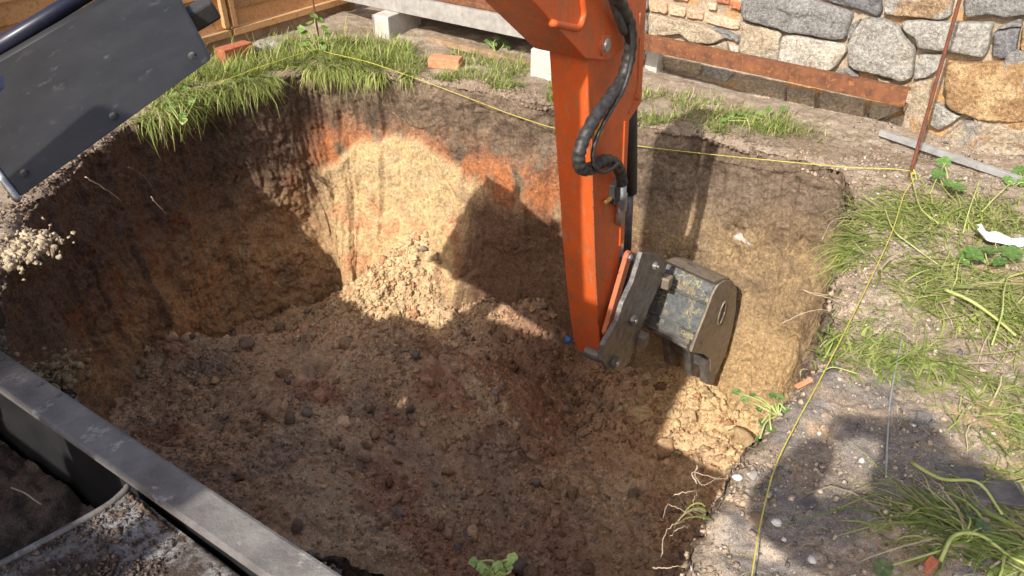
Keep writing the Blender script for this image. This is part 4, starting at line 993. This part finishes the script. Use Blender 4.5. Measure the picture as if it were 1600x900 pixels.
# stick cylinder along the top of the boom
q0, q1 = a1 + bdr * 1.35 + nrm2 * .46, Vector((*el(985, -70, 0), 0))
sc_ = part(tube('stick_cylinder', [ep(q0.x, q0.y, 0), ep(q0.x + (q1.x - q0.x) * .62, q0.y + (q1.y - q0.y) * .62, 0)], .045, BLACKM, None, 16))
subpart(tube('piston_rod', [ep(q0.x + (q1.x - q0.x) * .6, q0.y + (q1.y - q0.y) * .6, 0), ep(q1.x, q1.y, 0)], .022, STEEL, None, 12), sc_)
subpart(box('cylinder_bracket', ep(q0.x, q0.y - .10, 0), EW * .07, ER * .05, UP * .12, ORANGE, None, .006), sc_)
# boom cylinder under the boom
c0_, c1_ = ep(-2.75, -.28, 0), ep(kb.x + .05, kb.y + .03, 0)
part(tube('boom_cylinder', [c0_, c0_.lerp(c1_, .6), c1_], [.05, .05, .025], BLACKM, None, 16))
# bucket cylinder behind the stick
b0_, b1_, b2_ = ex(983, 110, .0), ex(984, 300, .0), ex(980, 398, .0)
bc = part(tube('bucket_cylinder', [b0_, b1_], .036, BLACKM, None, 16))
subpart(tube('piston_rod', [b1_, b2_], .020, DARKST, None, 12), bc)
# links
def bar_px(x0, y0, x1, y1, hw, r0, r1, mat, name):
    A, B = Vector((*el(x0, y0, r1), 0)), Vector((*el(x1, y1, r1), 0)); d = (B - A).normalized(); n = Vector((-d.y, d.x, 0)); pts = []
    for i in range(9): a = math.pi * i / 8; pts.append(A + n * hw * math.cos(a) - d * hw * math.sin(a))
    for i in range(9): a = math.pi * i / 8; pts.append(B - n * hw * math.cos(a) + d * hw * math.sin(a))
    o = prism(name, [ep(q.x, q.y, r1) for q in pts], ER * (r0 - r1), mat, None, .003)
    return part(o), A, B
for r in (.10, -.11):
    o, A, B = bar_px(984, 402, 951, 516, .030, r, r + .024, ORANGEL, 'tipping_link')
    if r > 0:
        for Q_ in (A, B): subpart(cyl('pin', ep(Q_.x, Q_.y, r + .018), ER, .016, .03, STEEL, None, 14), o)
# quick hitch side plates
HP = [(1004, 394), (1032, 398), (1044, 411), (1035, 436), (1016, 478), (992, 540), (984, 567), (970, 581), (952, 579), (940, 564), (944, 540), (966, 500), (974, 474), (990, 440)]
for r in (.128, -.10):
    o = part(plate('hitch_plate', HP, r, r + .028, DARKST, None, .006))
    if r > 0:
        for x, y, rr_ in ((988, 500, .03), (959, 566, .034), (1022, 415, .024)):
            q = ex(x, y, .156); subpart(cyl('pin', q, ER, rr_, .04, DARKST, None, 16), o); subpart(cyl('pin_end', q + ER * .018, ER, rr_ * .45, .016, STEEL, None, 12), o)
part(cyl('bucket_pin', ex(959, 566, .156) - ER * .085, ER, .03, .15, DARKST, None, 18))
part(cyl('hitch_bar', ex(1022, 415, .156) - ER * .13, ER, .03, .24, DARKST, None, 18))
plateB = part(prism('hitch_web', [ex(x, y, .125) for x, y in [(1000, 440), (1028, 408), (1036, 418), (992, 540), (978, 548)]], ER * -.22, BLACKM, None, .004))
# bucket
m, t, b = nodes('scratched_bucket_paint')
n1 = noise_node(t, 11, 9, .7); n2 = noise_node(t, 38, 6, .7); n3 = noise_node(t, 15, 4, .6)
yl = ramp(t, n1.outputs[0], [(.52, (0,) * 3), (.53, (1,) * 3), (.535, (1,) * 3), (.545, (0,) * 3)])
c = ramp(t, n2.outputs[0], [(.35, (.065, .075, .08)), (.68, (.15, .152, .15))]).outputs[0]
ym = ramp(t, noise_node(t, 11, 2, .5).outputs[0], [(.46, (0,) * 3), (.56, (1,) * 3)]); yf = mixn(t, yl.outputs[0], ym.outputs[0], 1.0, 'MULTIPLY')
c = mixn(t, c, (.58, .48, .18), yf)
dr = ramp(t, n3.outputs[0], [(.60, (0,) * 3), (.72, (1,) * 3)]); c = mixn(t, c, (.24, .18, .115), dr.outputs[0])
t.links.new(c, b.inputs['Base Color']); b.inputs['Roughness'].default_value = .5; b.inputs['Metallic'].default_value = .15; bump(t, b, n2.outputs[0], .002)
BUCK = m
WORN = mottled('worn_brown_steel', (.20, .165, .125), (.30, .25, .19), 26, .35, .65, .55, .3, bd=.002, c3=(.09, .085, .08), s3=16, t3=(.56, .68))
RB = .27; RL = -.03                                  # right and left side of the bucket, which is turned a little on its hitch
BW = Vector((math.sin(rad(44)), math.cos(rad(44)), 0)); BR = Vector((BW.y, -BW.x, 0))
def bl(x, y): p = onplane(x, y, P + BR * RB, BR) - P; return p.dot(BW), p.z
def bq(wv, z, r): return P + BW * wv + UP * z + BR * r
side_px = [(1078, 549), (1089, 518), (1101, 488), (1112, 458), (1120, 444), (1131, 437), (1142, 437), (1149, 450), (1148, 480), (1141, 520), (1132, 552), (1118, 584), (1108, 580), (1108, 560), (1098, 553)]
def bp(x, y, r): return bq(*bl(x, y), r)
def dense(px, n): return [(q.x, q.y) for q in smooth_path([(x, y, 0) for x, y in px], n)]
shell_px = dense(side_px[:9], 28)
SL = [Vector((*bl(x, y), 0)) for x, y in shell_px]; cenb = Vector((*bl(1118, 500), 0))
inner = [q + (cenb - q).normalized() * .012 for q in SL]
bkt = part(prism('bucket', [bq(q.x, q.y, RB - .004) for q in SL] + [bq(q.x, q.y, RB - .004) for q in inner[::-1]], BR * (RL - RB + .008), BUCK, None, 0))
SF = dense(side_px[8:12], 10); SLF = [Vector((*bl(x, y), 0)) for x, y in SF]; infr = [q + (cenb - q).normalized() * .012 for q in SLF]
subpart(prism('front_plate', [bq(q.x, q.y, RB - .004) for q in SLF] + [bq(q.x, q.y, RB - .004) for q in infr[::-1]], BR * (RL - RB + .008), WORN, None, 0), bkt)
for r in (RB - .004, RL - .008):
    subpart(prism('side_plate', [bp(x, y, r) for x, y in side_px], BR * .014, WORN, None, .003), bkt)
subpart(prism('top_plate', [bp(x, y, RB + .003) for x, y in [(1114, 440), (1130, 434), (1141, 434), (1131, 439), (1119, 447)]], BR * (RL - RB - .006), WORN, None, .003), bkt)
subpart(prism('heel_strip', [bp(x, y, RB - .008) for x, y in [(1075, 546), (1079, 549), (1084, 534), (1080, 532)]], BR * (RL - RB + .016), DARKST, None, .003), bkt)
for k_ in range(3):                                      # stiffening rib lines across the shell
    x, y = [(1086, 521), (1104, 475), (1076, 540)][k_]
    subpart(box('weld_bead', bp(x, y, (RB + RL) / 2) - BW * .002, BW * .006, BR * ((RB - RL) / 2 - .006), UP * .006, DARKST, None, .002), bkt)
A, B = Vector((*bl(1129, 473), 0)), Vector((*bl(1121, 503), 0)); d = (B - A).normalized(); n_ = Vector((-d.y, d.x, 0)); ring = []
for i in range(24):
    a = 2 * math.pi * i / 24; ring.append((A + B) / 2 + n_ * .030 * math.cos(a) + d * ((B - A).length / 2 + .012) * math.sin(a))
subpart(prism('slot', [bq(q.x, q.y, RB + .0102) for q in ring], BR * .002, BLACKM, None, 0), bkt)
subpart(tube('slot_rim', [bq(q.x, q.y, RB + .012) for q in ring + ring[:1]], .006, WORN, None, 6), bkt)
subpart(prism('cutting_edge', [bp(x, y, RB + .004) for x, y in [(1108, 566), (1128, 560), (1119, 582), (1109, 580)]], BR * (RL - RB - .008), DARKST, None, .003), bkt)
for r in (RB - .045, RB - .155, RL):
    subpart(prism('tooth', [bp(x, y, r + .05) for x, y in [(1102, 562), (1124, 562), (1117, 592), (1112, 602), (1103, 600)]], BR * -.05, DARKST, None, .006), bkt)
for x, y in ((1040, 440), (1003, 530)):
    q = ex(x, y, .165); subpart(box('bucket_lug', q, EW * .03, ER * .03, UP * .034, WORN, None, .008), bkt)
e0_ = ex(1000, 470, .10); e1_ = bq(*bl(1098, 492), RL + .02); e2_ = bq(*bl(1108, 462), RL + .02); e3_ = ex(1022, 420, .10)
for k_ in (0,):
    subpart(prism('ear_plate', [q - BR * .12 * k_ for q in (e0_, e1_, e2_, e3_)], BR * -.02, DARKST, None, .003), bkt)
# hoses
def hose(name, px, r, rad_, wrap=False, sides=10, n=90, mat=RUBBER):
    pts = [ex(x, y, rr_) for (x, y), rr_ in zip(px, r if hasattr(r, '__len__') else [r] * len(px))]
    Q = smooth_path(pts, n)
    R_ = [rad_ * (1 + (.07 * (1 if (i % 4) < 2 else -1) if wrap else 0)) for i in range(n)]
    return part(tube(name, Q, R_, mat, None, sides))
H1 = [(940, -80), (958, -20), (972, 12), (984, 42), (984, 82), (973, 122), (950, 156), (926, 190), (909, 225), (904, 250), (910, 264), (926, 262), (941, 252), (957, 253), (968, 266), (972, 286)]
hose('hydraulic_hose', H1, [.18, .17, .16, .15, .14, .14, .15, .15, .15, .15, .15, .14, .14, .13, .12, .12], .0245, True, 12, 130)
hose('hydraulic_hose', [(955, -80), (970, -30), (978, 10), (987, 50), (987, 90), (976, 135), (955, 172), (937, 205), (927, 235), (928, 258), (940, 269), (955, 264), (965, 256), (970, 262)], .17, .0085, False, 8, 90)
hose('hydraulic_hose', [(930, -90), (945, -40), (958, 0), (968, 30), (976, 50)], .15, .016, False, 8, 40)
f0, f1_ = ex(973, 280, .115), ex(968, 348, .10)
ft = part(tube('hose_fitting', [f0, f0.lerp(f1_, .3), f0.lerp(f1_, .32), f0.lerp(f1_, .7), f0.lerp(f1_, .72), f1_], [.020, .020, .026, .026, .022, .022], STEEL, None, 10))
part(box('hose_clamp', ex(962, 300, .095), EW * .035, ER * .02, UP * .045, BLACKM, None, .006))
subpart(cyl('brass_plug', ex(950, 313, .10), EW, .010, .05, mottled('brass', (.5, .33, .12), (.4, .25, .1), 40, .4, .6, .4, .8), None, 10), ft)
part(cyl('blue_grease_cap', ex(888, 531, -.085), ER, .016, .03, mottled('blue_plastic', (.02, .10, .30), (.03, .12, .34), 40, .4, .6, .4), None, 12))
# upper structure, canopy and tracks (behind the viewer's left shoulder)
def bx(name, wv, r, z, hw, hr, hz, mat, bev=.03, par=None):
    o = box(name, C0 + EW * wv + ER * r + UP * z, EW * hw, ER * hr, UP * hz, mat, None, bev)
    return part(o) if par is None else subpart(o, par)
house = bx('house', -.35, .03, .88, .62, .58, .34, ORANGE, .06)  # unseen; widened so that its shadow covers the skip
bx('counterweight', -.98, 0, .80, .14, .52, .26, DARKST, .08)
bx('engine_hood', -.45, .03, 1.42, .46, .56, .20, ORANGE, .05)  # unseen; made taller and wider to shade the skip
bx('swing_post', .48, 0, .72, .14, .13, .22, ORANGE, .03)
bx('seat', -.05, .1, 1.36, .20, .22, .06, BLACKM, .03); bx('seat', -.26, .1, 1.62, .05, .22, .26, BLACKM, .03)
cano = bx('canopy', -.12, -.06, 2.36, .52, .48, .035, BLACKM, .03)
for s in (-1, 1):
    subpart(tube('canopy_post', [C0 + EW * -.58 + ER * (.38 * s - .06) + UP * 1.2, C0 + EW * -.55 + ER * (.38 * s - .06) + UP * 2.34], .025, BLACKM, None, 10), cano)
    subpart(tube('canopy_post', [C0 + EW * .22 + ER * (.38 * s - .06) + UP * 1.15, C0 + EW * .26 + ER * (.38 * s - .06) + UP * 2.34], .025, BLACKM, None, 10), cano)
bx('turntable', -.1, 0, .50, .35, .35, .06, BLACKM, .02)
for s in (-1, 1):
    ctr = C0 + UB * (.50 * s); pts = []
    for i in range(24):
        a = 2 * math.pi * i / 24; pts.append(ctr + VB * (.58 * (1 if math.cos(a) > 0 else -1) + .21 * math.cos(a)) + UP * (.215 + .21 * math.sin(a)) - UB * .125)
    tr = part(prism('track', pts, UB * .25, RUBBER, None, .01))
    for k_ in (-.58, -.2, .2, .58): subpart(cyl('roller', ctr + VB * k_ + UP * .2 + UB * .12 * s, UB, .14 if abs(k_) > .5 else .08, .04, ORANGEL, None, 16), tr)
part(box('undercarriage', C0 + UP * .30, UB * .40, VB * .35, UP * .11, BLACKM, None, .02))

# ================================================================== COMPACT LOADER: dark arm reaching in at the upper left
P1, P2, P4 = dep(255, -58, 2.53), dep(334, 91, 1.98), dep(-94, 145, 2.38)
nA = (P2 - P1).cross(P4 - P2).normalized()
if nA.dot(CAMP - P2) < 0: nA = -nA
Pe = onplane(28, 312, P1, nA)
LB = uv(-2.55, -.32)
load = empty('compact_loader', LB); tag(load, 'dark grey machine with a folded steel arm cover raised over the left of the pit', 'loader')
def sheet(name, poly, n, th, mat, bev): return keep(prism(name, poly, n * -th, mat, None, bev), load)
vdir = (((P1 + Pe) / 2) - CAMP).normalized()
arm = keep(prism('arm_cover', [P1, P2, Pe, P4], vdir * .16 + (P1 - P2).normalized() * .03, GREYP, None, .012), load)
def lsub(o, par): o.parent = par; o.matrix_parent_inverse = Matrix.Identity(4); return o
# rolled upper edge, dark rail above it and a tip bracket
e_up = (P4 - P1).normalized(); ac = (P1 - P2).normalized()
lsub(tube('rolled_edge', [P1 + e_up * .02 - nA * .030 - ac * .012, P1.lerp(P4, .5) - nA * .030 - ac * .012, P4 - nA * .030 - ac * .012], .038, GREYP, None, 16), arm)
lsub(tube('guide_rail', [dep(222, -64, 2.64), dep(70, 30, 2.58), dep(-90, 126, 2.50)], .028, NAVY, None, 12), arm)
lsub(box('tip_bracket', P1.lerp(P2, .45) - e_up * .02 - nA * .06, e_up * .05, ac * .035, nA * .03, BLACKM, None, .008), arm)
lsub(box('tip_knob', P1.lerp(P2, .12) - e_up * .03 + ac * .03 - nA * .02, e_up * .035, ac * .025, nA * .03, BLACKM, None, .008), arm)
for fa, fb in ((.08, .10), (.08, .9), (.92, .10), (.92, .9), (.5, .93)):
    q = P1.lerp(P4, fa).lerp(P2.lerp(Pe, fa), fb); lsub(cyl('bolt', q + nA * .004, nA, .010, .012, DARKST, None, 6, .002), arm)
lsub(tube('end_rim', [Pe + nA * .002, P4 + nA * .002], .009, GALV, None, 8), arm)
lsub(box('side_lug', dep(-4, 152, 2.30), (P2 - P1).normalized() * .07, (P4 - P1).normalized() * .055, nA * .035, NAVY, None, .025), arm)
# body of the loader and an added shade block, outside the view
tail = Pe.lerp(P4, .7) - nA * .06; bodyc = uv(-2.55, -.32, .47)
keep(tube('lift_arm', [tail, tail.lerp(uv(-2.6, .55, .66), .5), uv(-2.6, .55, .62)], [.07, .08, .08], GREYP, None, 8), load)
keep(box('body', bodyc, UB * .40, VB * 1.02, UP * .21, GREYP, None, .04), load)
keep(box('shade_block', uv(-2.2, .50, .705), UB * .40, VB * .20, UP * .19, GREYP, None, .03), load)  # added unseen box, placed and sized to shade the pit floor
keep(box('engine_cover', bodyc + VB * -.55 + UP * .30, UB * .34, VB * .40, UP * .10, NAVY, None, .05), load)
for s in (-1, 1):
    pts = []
    for i in range(24):
        a = 2 * math.pi * i / 24; pts.append(uv(-2.55 + .28 * s - .09, -.32) + VB * (.72 * (1 if math.cos(a) > 0 else -1) + .14 * math.cos(a)) + UP * (.145 + .14 * math.sin(a)))
    keep(prism('track', pts, UB * .18, RUBBER, None, .01), load)

# ================================================================== SKIP at the lower left
ZR = .50
skip = empty('dumper_skip', uv(-1.35, .25)); tag(skip, 'black steel skip with a dusty flanged rim standing at the near edge', 'skip')
DUSTY = mottled('dusty_black_steel', (.13, .12, .115), (.25, .235, .22), 8, .36, .66, .65, .1, bd=.003, bs=70, spec=.3, c3=(.42, .40, .37), s3=10, t3=(.57, .66))
INNER = mottled('skip_inner_steel', (.016, .016, .018), (.030, .03, .032), 8, .4, .6, .5, .1)
WORNB = mottled('dirty_skip_steel', (.085, .065, .05), (.32, .32, .33), 6, .44, .58, .85, .0, bd=.006, bs=160, spec=.2, c3=(.07, .05, .04), s3=34, t3=(.46, .6))
ro0, ro1 = gnd(0, 545, ZR), gnd(540, 900, ZR); RDIR = (ro1 - ro0).normalized(); RNRM = Vector((-RDIR.y, RDIR.x, 0))
if RNRM.dot(VB) < 0: RNRM = -RNRM
A0, A1 = ro0 - RDIR * .34, ro1 + RDIR * .12
RW = .078
def skp(s, d, z): return ro0 + RDIR * s - RNRM * d + UP * (z - ZR)      # s along rim, d inward from its outer edge
Ltot = (A1 - A0).length; s0_, s1_ = -.34, Ltot - .34
def skip_prism(name, prof, s0, s1, mat, bev=.006):
    return keep(prism(name, [skp(s0, d, z) for d, z in prof], RDIR * (s1 - s0), mat, None, bev), skip)
skip_prism('rim', [(0, ZR), (RW, ZR), (RW, ZR - .02), (.024, ZR - .02), (.024, ZR - .09), (0, ZR - .09)], s0_, s1_, DUSTY, .008)
skip_prism('side_wall', [(.03, ZR - .021), (.045, ZR - .021), (.06, .10), (.045, .10)], s0_, s1_, INNER, .002)
skip_prism('far_wall', [(1.00, ZR), (1.02, ZR), (1.02, .10), (1.00, .10)], s0_, s1_, INNER, .002)
for s in (s0_, s1_ - .015): keep(prism('end_wall', [skp(s, .05, ZR - .025), skp(s, 1.0, ZR - .025), skp(s, 1.0, .1), skp(s, .05, .1)], RDIR * .015, INNER, None, .002), skip)
skip_prism('floor_plate', [(.05, .10), (1.0, .10), (1.0, .085), (.05, .085)], s0_, s1_, INNER, .002)
for s in (s0_ + .15, s1_ - .2):
    for d_ in (.15, .85): keep(box('foot', skp(s, d_, .04), RDIR * .05, RNRM * .05, UP * .046, INNER, None, .004), skip)
for x, y in ((3, 562), (62, 601), (91, 618)): 
    q = gnd(x, y, ZR); keep(cyl('rivet', q + UP * .003, UP, .007, .008, DUSTY, None, 10, .002), skip)
# curved inner plate: edge traced on the plane ZR - .06
ZC = ZR - .07
cv = [(232, 738), (208, 757), (176, 787), (130, 815), (75, 845), (0, 885), (-90, 930), (-200, 985)]
CQ = smooth_path([gnd(x, y, ZC) for x, y in cv], 30)
def sd_(p): q = p - ro0; return q.dot(RDIR), -q.dot(RNRM)
cs = [sd_(p) for p in CQ]
bm = bmesh.new(); rows = []
for (s, d) in cs:
    r_ = []
    for k_ in range(30):
        f = k_ / 29; ss_ = s + (s1_ - .02 - s) * f
        dz = -.055 * f ** .8 + .008 * float(perlin(ss_ * 7, d * 7, .4))
        r_.append(bm.verts.new(skp(ss_, max(d, .064), ZC + dz)))
    rows.append(r_)
for i in range(len(rows) - 1):
    for k_ in range(29): bm.faces.new((rows[i][k_], rows[i + 1][k_], rows[i + 1][k_ + 1], rows[i][k_ + 1]))
# skirt down from the curved edge
sk = [bm.verts.new(skp(s - .01, max(d, .064), .101)) for s, d in cs]
for i in range(len(rows) - 1): bm.faces.new((rows[i][0], sk[i], sk[i + 1], rows[i + 1][0]))
bmesh.ops.recalc_face_normals(bm, faces=bm.faces)
cp = keep(from_bm('curved_plate', bm, WORNB, smooth=True), skip)
keep(tube('curved_plate_edge', [skp(s, max(d, .064), ZC + .004) for s, d in cs], .007, DUSTY, None, 8), skip)
# soil clinging to the plate, and the soil load in the deep end
n = 6500; i_ = RNG.integers(0, len(cs) - 1, n); f = RNG.uniform(0.0, 1, n) ** 1.3
sa = np.array([c[0] for c in cs])[i_] + (s1_ - .05 - np.array([c[0] for c in cs])[i_]) * f * .8; da = np.array([c[1] for c in cs])[i_] + RNG.uniform(0, .03, n)
kk = (fbm(sa, da, 0 * sa, 5, 3) + .55 * sstep(.08, .30, da) - .25 * sstep(.2, .5, f)) > RNG.uniform(-.1, .45, n); sa, da, f = sa[kk], da[kk], f[kk]; n = len(sa)
S = .0011 * np.exp(RNG.normal(.3, .6, n)).clip(.6, 5)
Pp = np.array([[*skp(a, max(b_, .075), ZC - .05 * ff ** .8 + .004)] for a, b_, ff in zip(sa, da, f)])
o = clods('skip_dirt', Pp, S, np.array([.155, .115, .09]) * RNG.uniform(.6, 1.35, (n, 1)), 1); tag(o, 'damp brown dirt stuck to the curved plate inside the skip', 'soil', kind='stuff')
gs, gd = np.arange(s0_ + .02, 1.0, .009), np.arange(.07, 1.0, .009); GS, GD = np.meshgrid(gs, gd, indexing='ij')
gzv = .19 + .13 * np.exp(-(((GS - .02) / .26) ** 2 + ((GD - .42) / .24) ** 2)) + .03 * fbm(GS, GD, 0 * GS, 5, 3) + .03 * lumps(GS, GD, 0 * GS, 12, 8) + .014 * lumps(GS, GD, 0 * GS, 28, 9) + .007 * lumps(GS, GD, 0 * GS, 60, 2)
V3 = np.stack([ro0.x + RDIR.x * GS - RNRM.x * GD, ro0.y + RDIR.y * GS - RNRM.y * GD, gzv], -1).reshape(-1, 3)
cc = np.array([.105, .082, .068]) * (1 + .4 * fbm(GS, GD, 0 * GS + 3, 14, 3)).reshape(-1, 1)
o = mesh_np('soil_load', V3, grid_faces(len(gs), len(gd)), SOIL, col=cc); tag(o, 'dark soil heaped in the deep end of the skip', 'soil', kind='stuff')
def straw(px, z, label):
    Q = smooth_path([gnd(x, y, z + k_ * .004) for k_, (x, y) in enumerate(px)], 14); o = tube('straw', [q - Q[0] for q in Q], .0018, ROOTP, None, 5); o.location = Q[0]; tag(o, label, 'straw')
straw([(18, 762), (38, 770), (55, 782), (64, 788)], .36, 'pale straw lying on the dark soil in the skip')

# ================================================================== THE PHOTOGRAPHER (only the shadow is in view)
person = empty('person', (0.06, -.36, 0)); tag(person, 'person standing at the edge holding up a phone, seen only as a shadow', 'person')
def skin_obj(name, verts, edges_, radii, mat, root_i=0, subd=2):
    me = bpy.data.meshes.new(name); me.from_pydata([Vector(v) for v in verts], edges_, []); o = bpy.data.objects.new(name, me); COL.objects.link(o)
    o.modifiers.new('skin', 'SKIN'); sv = me.skin_vertices[0].data
    for i, r in enumerate(radii): sv[i].radius = (r, r) if not hasattr(r, '__len__') else r; sv[i].use_root = (i == root_i)
    sb = o.modifiers.new('sub', 'SUBSURF'); sb.levels = subd; sb.render_levels = subd
    me.materials.append(mat)
    return o
SKINM = mottled('skin', (.45, .27, .19), (.50, .31, .22), 20, .4, .6, .55); CLOTH = mottled('dark_jacket', (.05, .055, .07), (.07, .075, .09), 20, .4, .6, .9, spec=.1); JEANS = mottled('jeans', (.05, .07, .12), (.07, .09, .15), 30, .4, .6, .9, spec=.1); HAIR = mottled('brown_hair', (.05, .03, .02), (.08, .05, .03), 60, .4, .6, .7); SHOE = mottled('boots', (.06, .045, .03), (.09, .07, .05), 20, .4, .6, .8)
def src(x, y, z):                                       # point at height z whose shadow falls on that spot of the bank
    p = gnd(x, y, .02); return p - SUN * ((p.z - z) / SUN.z)
hd_ = src(1428, 705, 1.79); X, Y = hd_.x, hd_.y - .03
hz_ = 1.605
eL, eR = src(1195, 800, 1.36), src(1570, 790, 1.36)
vb = [(X, Y, 1.06), (X, Y - .005, 1.25), (X, Y, 1.46), (X, Y + .005, 1.575), (X, Y + .01, 1.625), (X, Y + .02, 1.70), (X, Y + .035, 1.80),
      (X - .10, Y, 1.0), (X - .12, Y + .015, .54), (X - .125, Y - .01, .10), (X - .13, Y + .14, .035),
      (X + .10, Y, 1.0), (X + .12, Y + .015, .54), (X + .125, Y - .01, .10), (X + .13, Y + .14, .035),
      (X - .20, Y, 1.53), eL, eL.lerp(Vector((-.115, -.055, 1.615)), .75), (-.115, -.055, 1.615),
      (X + .20, Y, 1.53), eR, eR.lerp(Vector((.115, -.055, 1.615)), .75), (.115, -.055, 1.615)]
print('PERSON', X, Y, eL, eR)
eb = [(0, 1), (1, 2), (2, 3), (3, 4), (4, 5), (5, 6), (0, 7), (7, 8), (8, 9), (9, 10), (0, 11), (11, 12), (12, 13), (13, 14), (3, 15), (15, 16), (16, 17), (17, 18), (3, 19), (19, 20), (20, 21), (21, 22)]
rb_ = [(.15, .11), (.135, .10), (.155, .11), (.08, .08), (.058, .058), (.085, .09), (.075, .085), .09, .068, .05, .042, .09, .068, .05, .042, .065, .052, .038, .036, .065, .052, .038, .036]
rb_[15] = rb_[19] = .09; rb_[16] = rb_[20] = .078; rb_[17] = rb_[21] = .062
body = skin_obj('body', vb, eb, rb_, CLOTH); keep(body, person)
def ball(name, c, r, mat, sq=(1, 1, 1)):
    V, F = ico(3); o = mesh_np(name, V * np.array(r) * np.array(sq) + np.array(c), F, mat); keep(o, person); return o
ball('face', (X, Y + .062, 1.755), (.070, .072, .105), SKINM); ball('hair', (X, Y + .018, 1.80), (.092, .105, .09), HAIR)
ball('nose', (X, Y + .137, 1.75), (.012, .016, .018), SKINM)
for s in (-1, 1): ball('eye', (X + .03 * s, Y + .124, 1.77), (.012, .010, .009), WHITEP); ball('ear', (X + .078 * s, Y + .04, 1.755), (.010, .02, .03), SKINM)
ball('mouth', (X, Y + .125, 1.705), (.022, .010, .006), mottled('lips', (.4, .15, .13), (.42, .17, .14), 20, .4, .6, .5))
for s in (-1, 1): ball('boot', (X + .118 * s, Y + .07, .05), (.055, .14, .055), SHOE)
for s in (-1, 1):                                       # hands: palm, four fingers behind the phone, thumb along its near side
    hx = .098 * s; hv = [(hx + .012 * s, -.075, 1.605), (hx, -.048, 1.635)]; he = [(0, 1)]; hr = [.026, .028]
    for k_ in range(4):
        z_ = 1.615 + .019 * k_; b_ = len(hv)
        hv += [(hx + .006 * s, -.030, z_), (hx - .012 * s, -.016, z_ + .004), (hx - .034 * s + .006 * s * (k_ in (0, 3)), -.018, z_ + .006)]
        he += [(1, b_), (b_, b_ + 1), (b_ + 1, b_ + 2)]; hr += [.0105, .0095, .0085]
    b_ = len(hv); hv += [(hx - .004 * s, -.062, 1.655), (hx - .026 * s, -.058, 1.672), (hx - .042 * s, -.050, 1.676)]; he += [(0, b_), (b_, b_ + 1), (b_ + 1, b_ + 2)]; hr += [.013, .011, .009]
    hd = skin_obj('hand', hv, he, hr, SKINM, 0, 2); keep(hd, person)
ph = box('phone', (0, 0, 0), (.078, 0, 0), (0, .004, 0), (0, 0, .037), BLACKM, None, .003); ph.location = (0, -.034, CAM_H); ph.rotation_euler = (rad(-20), 0, 0)
tag(ph, 'black phone held up sideways in both hands of the person', 'phone')
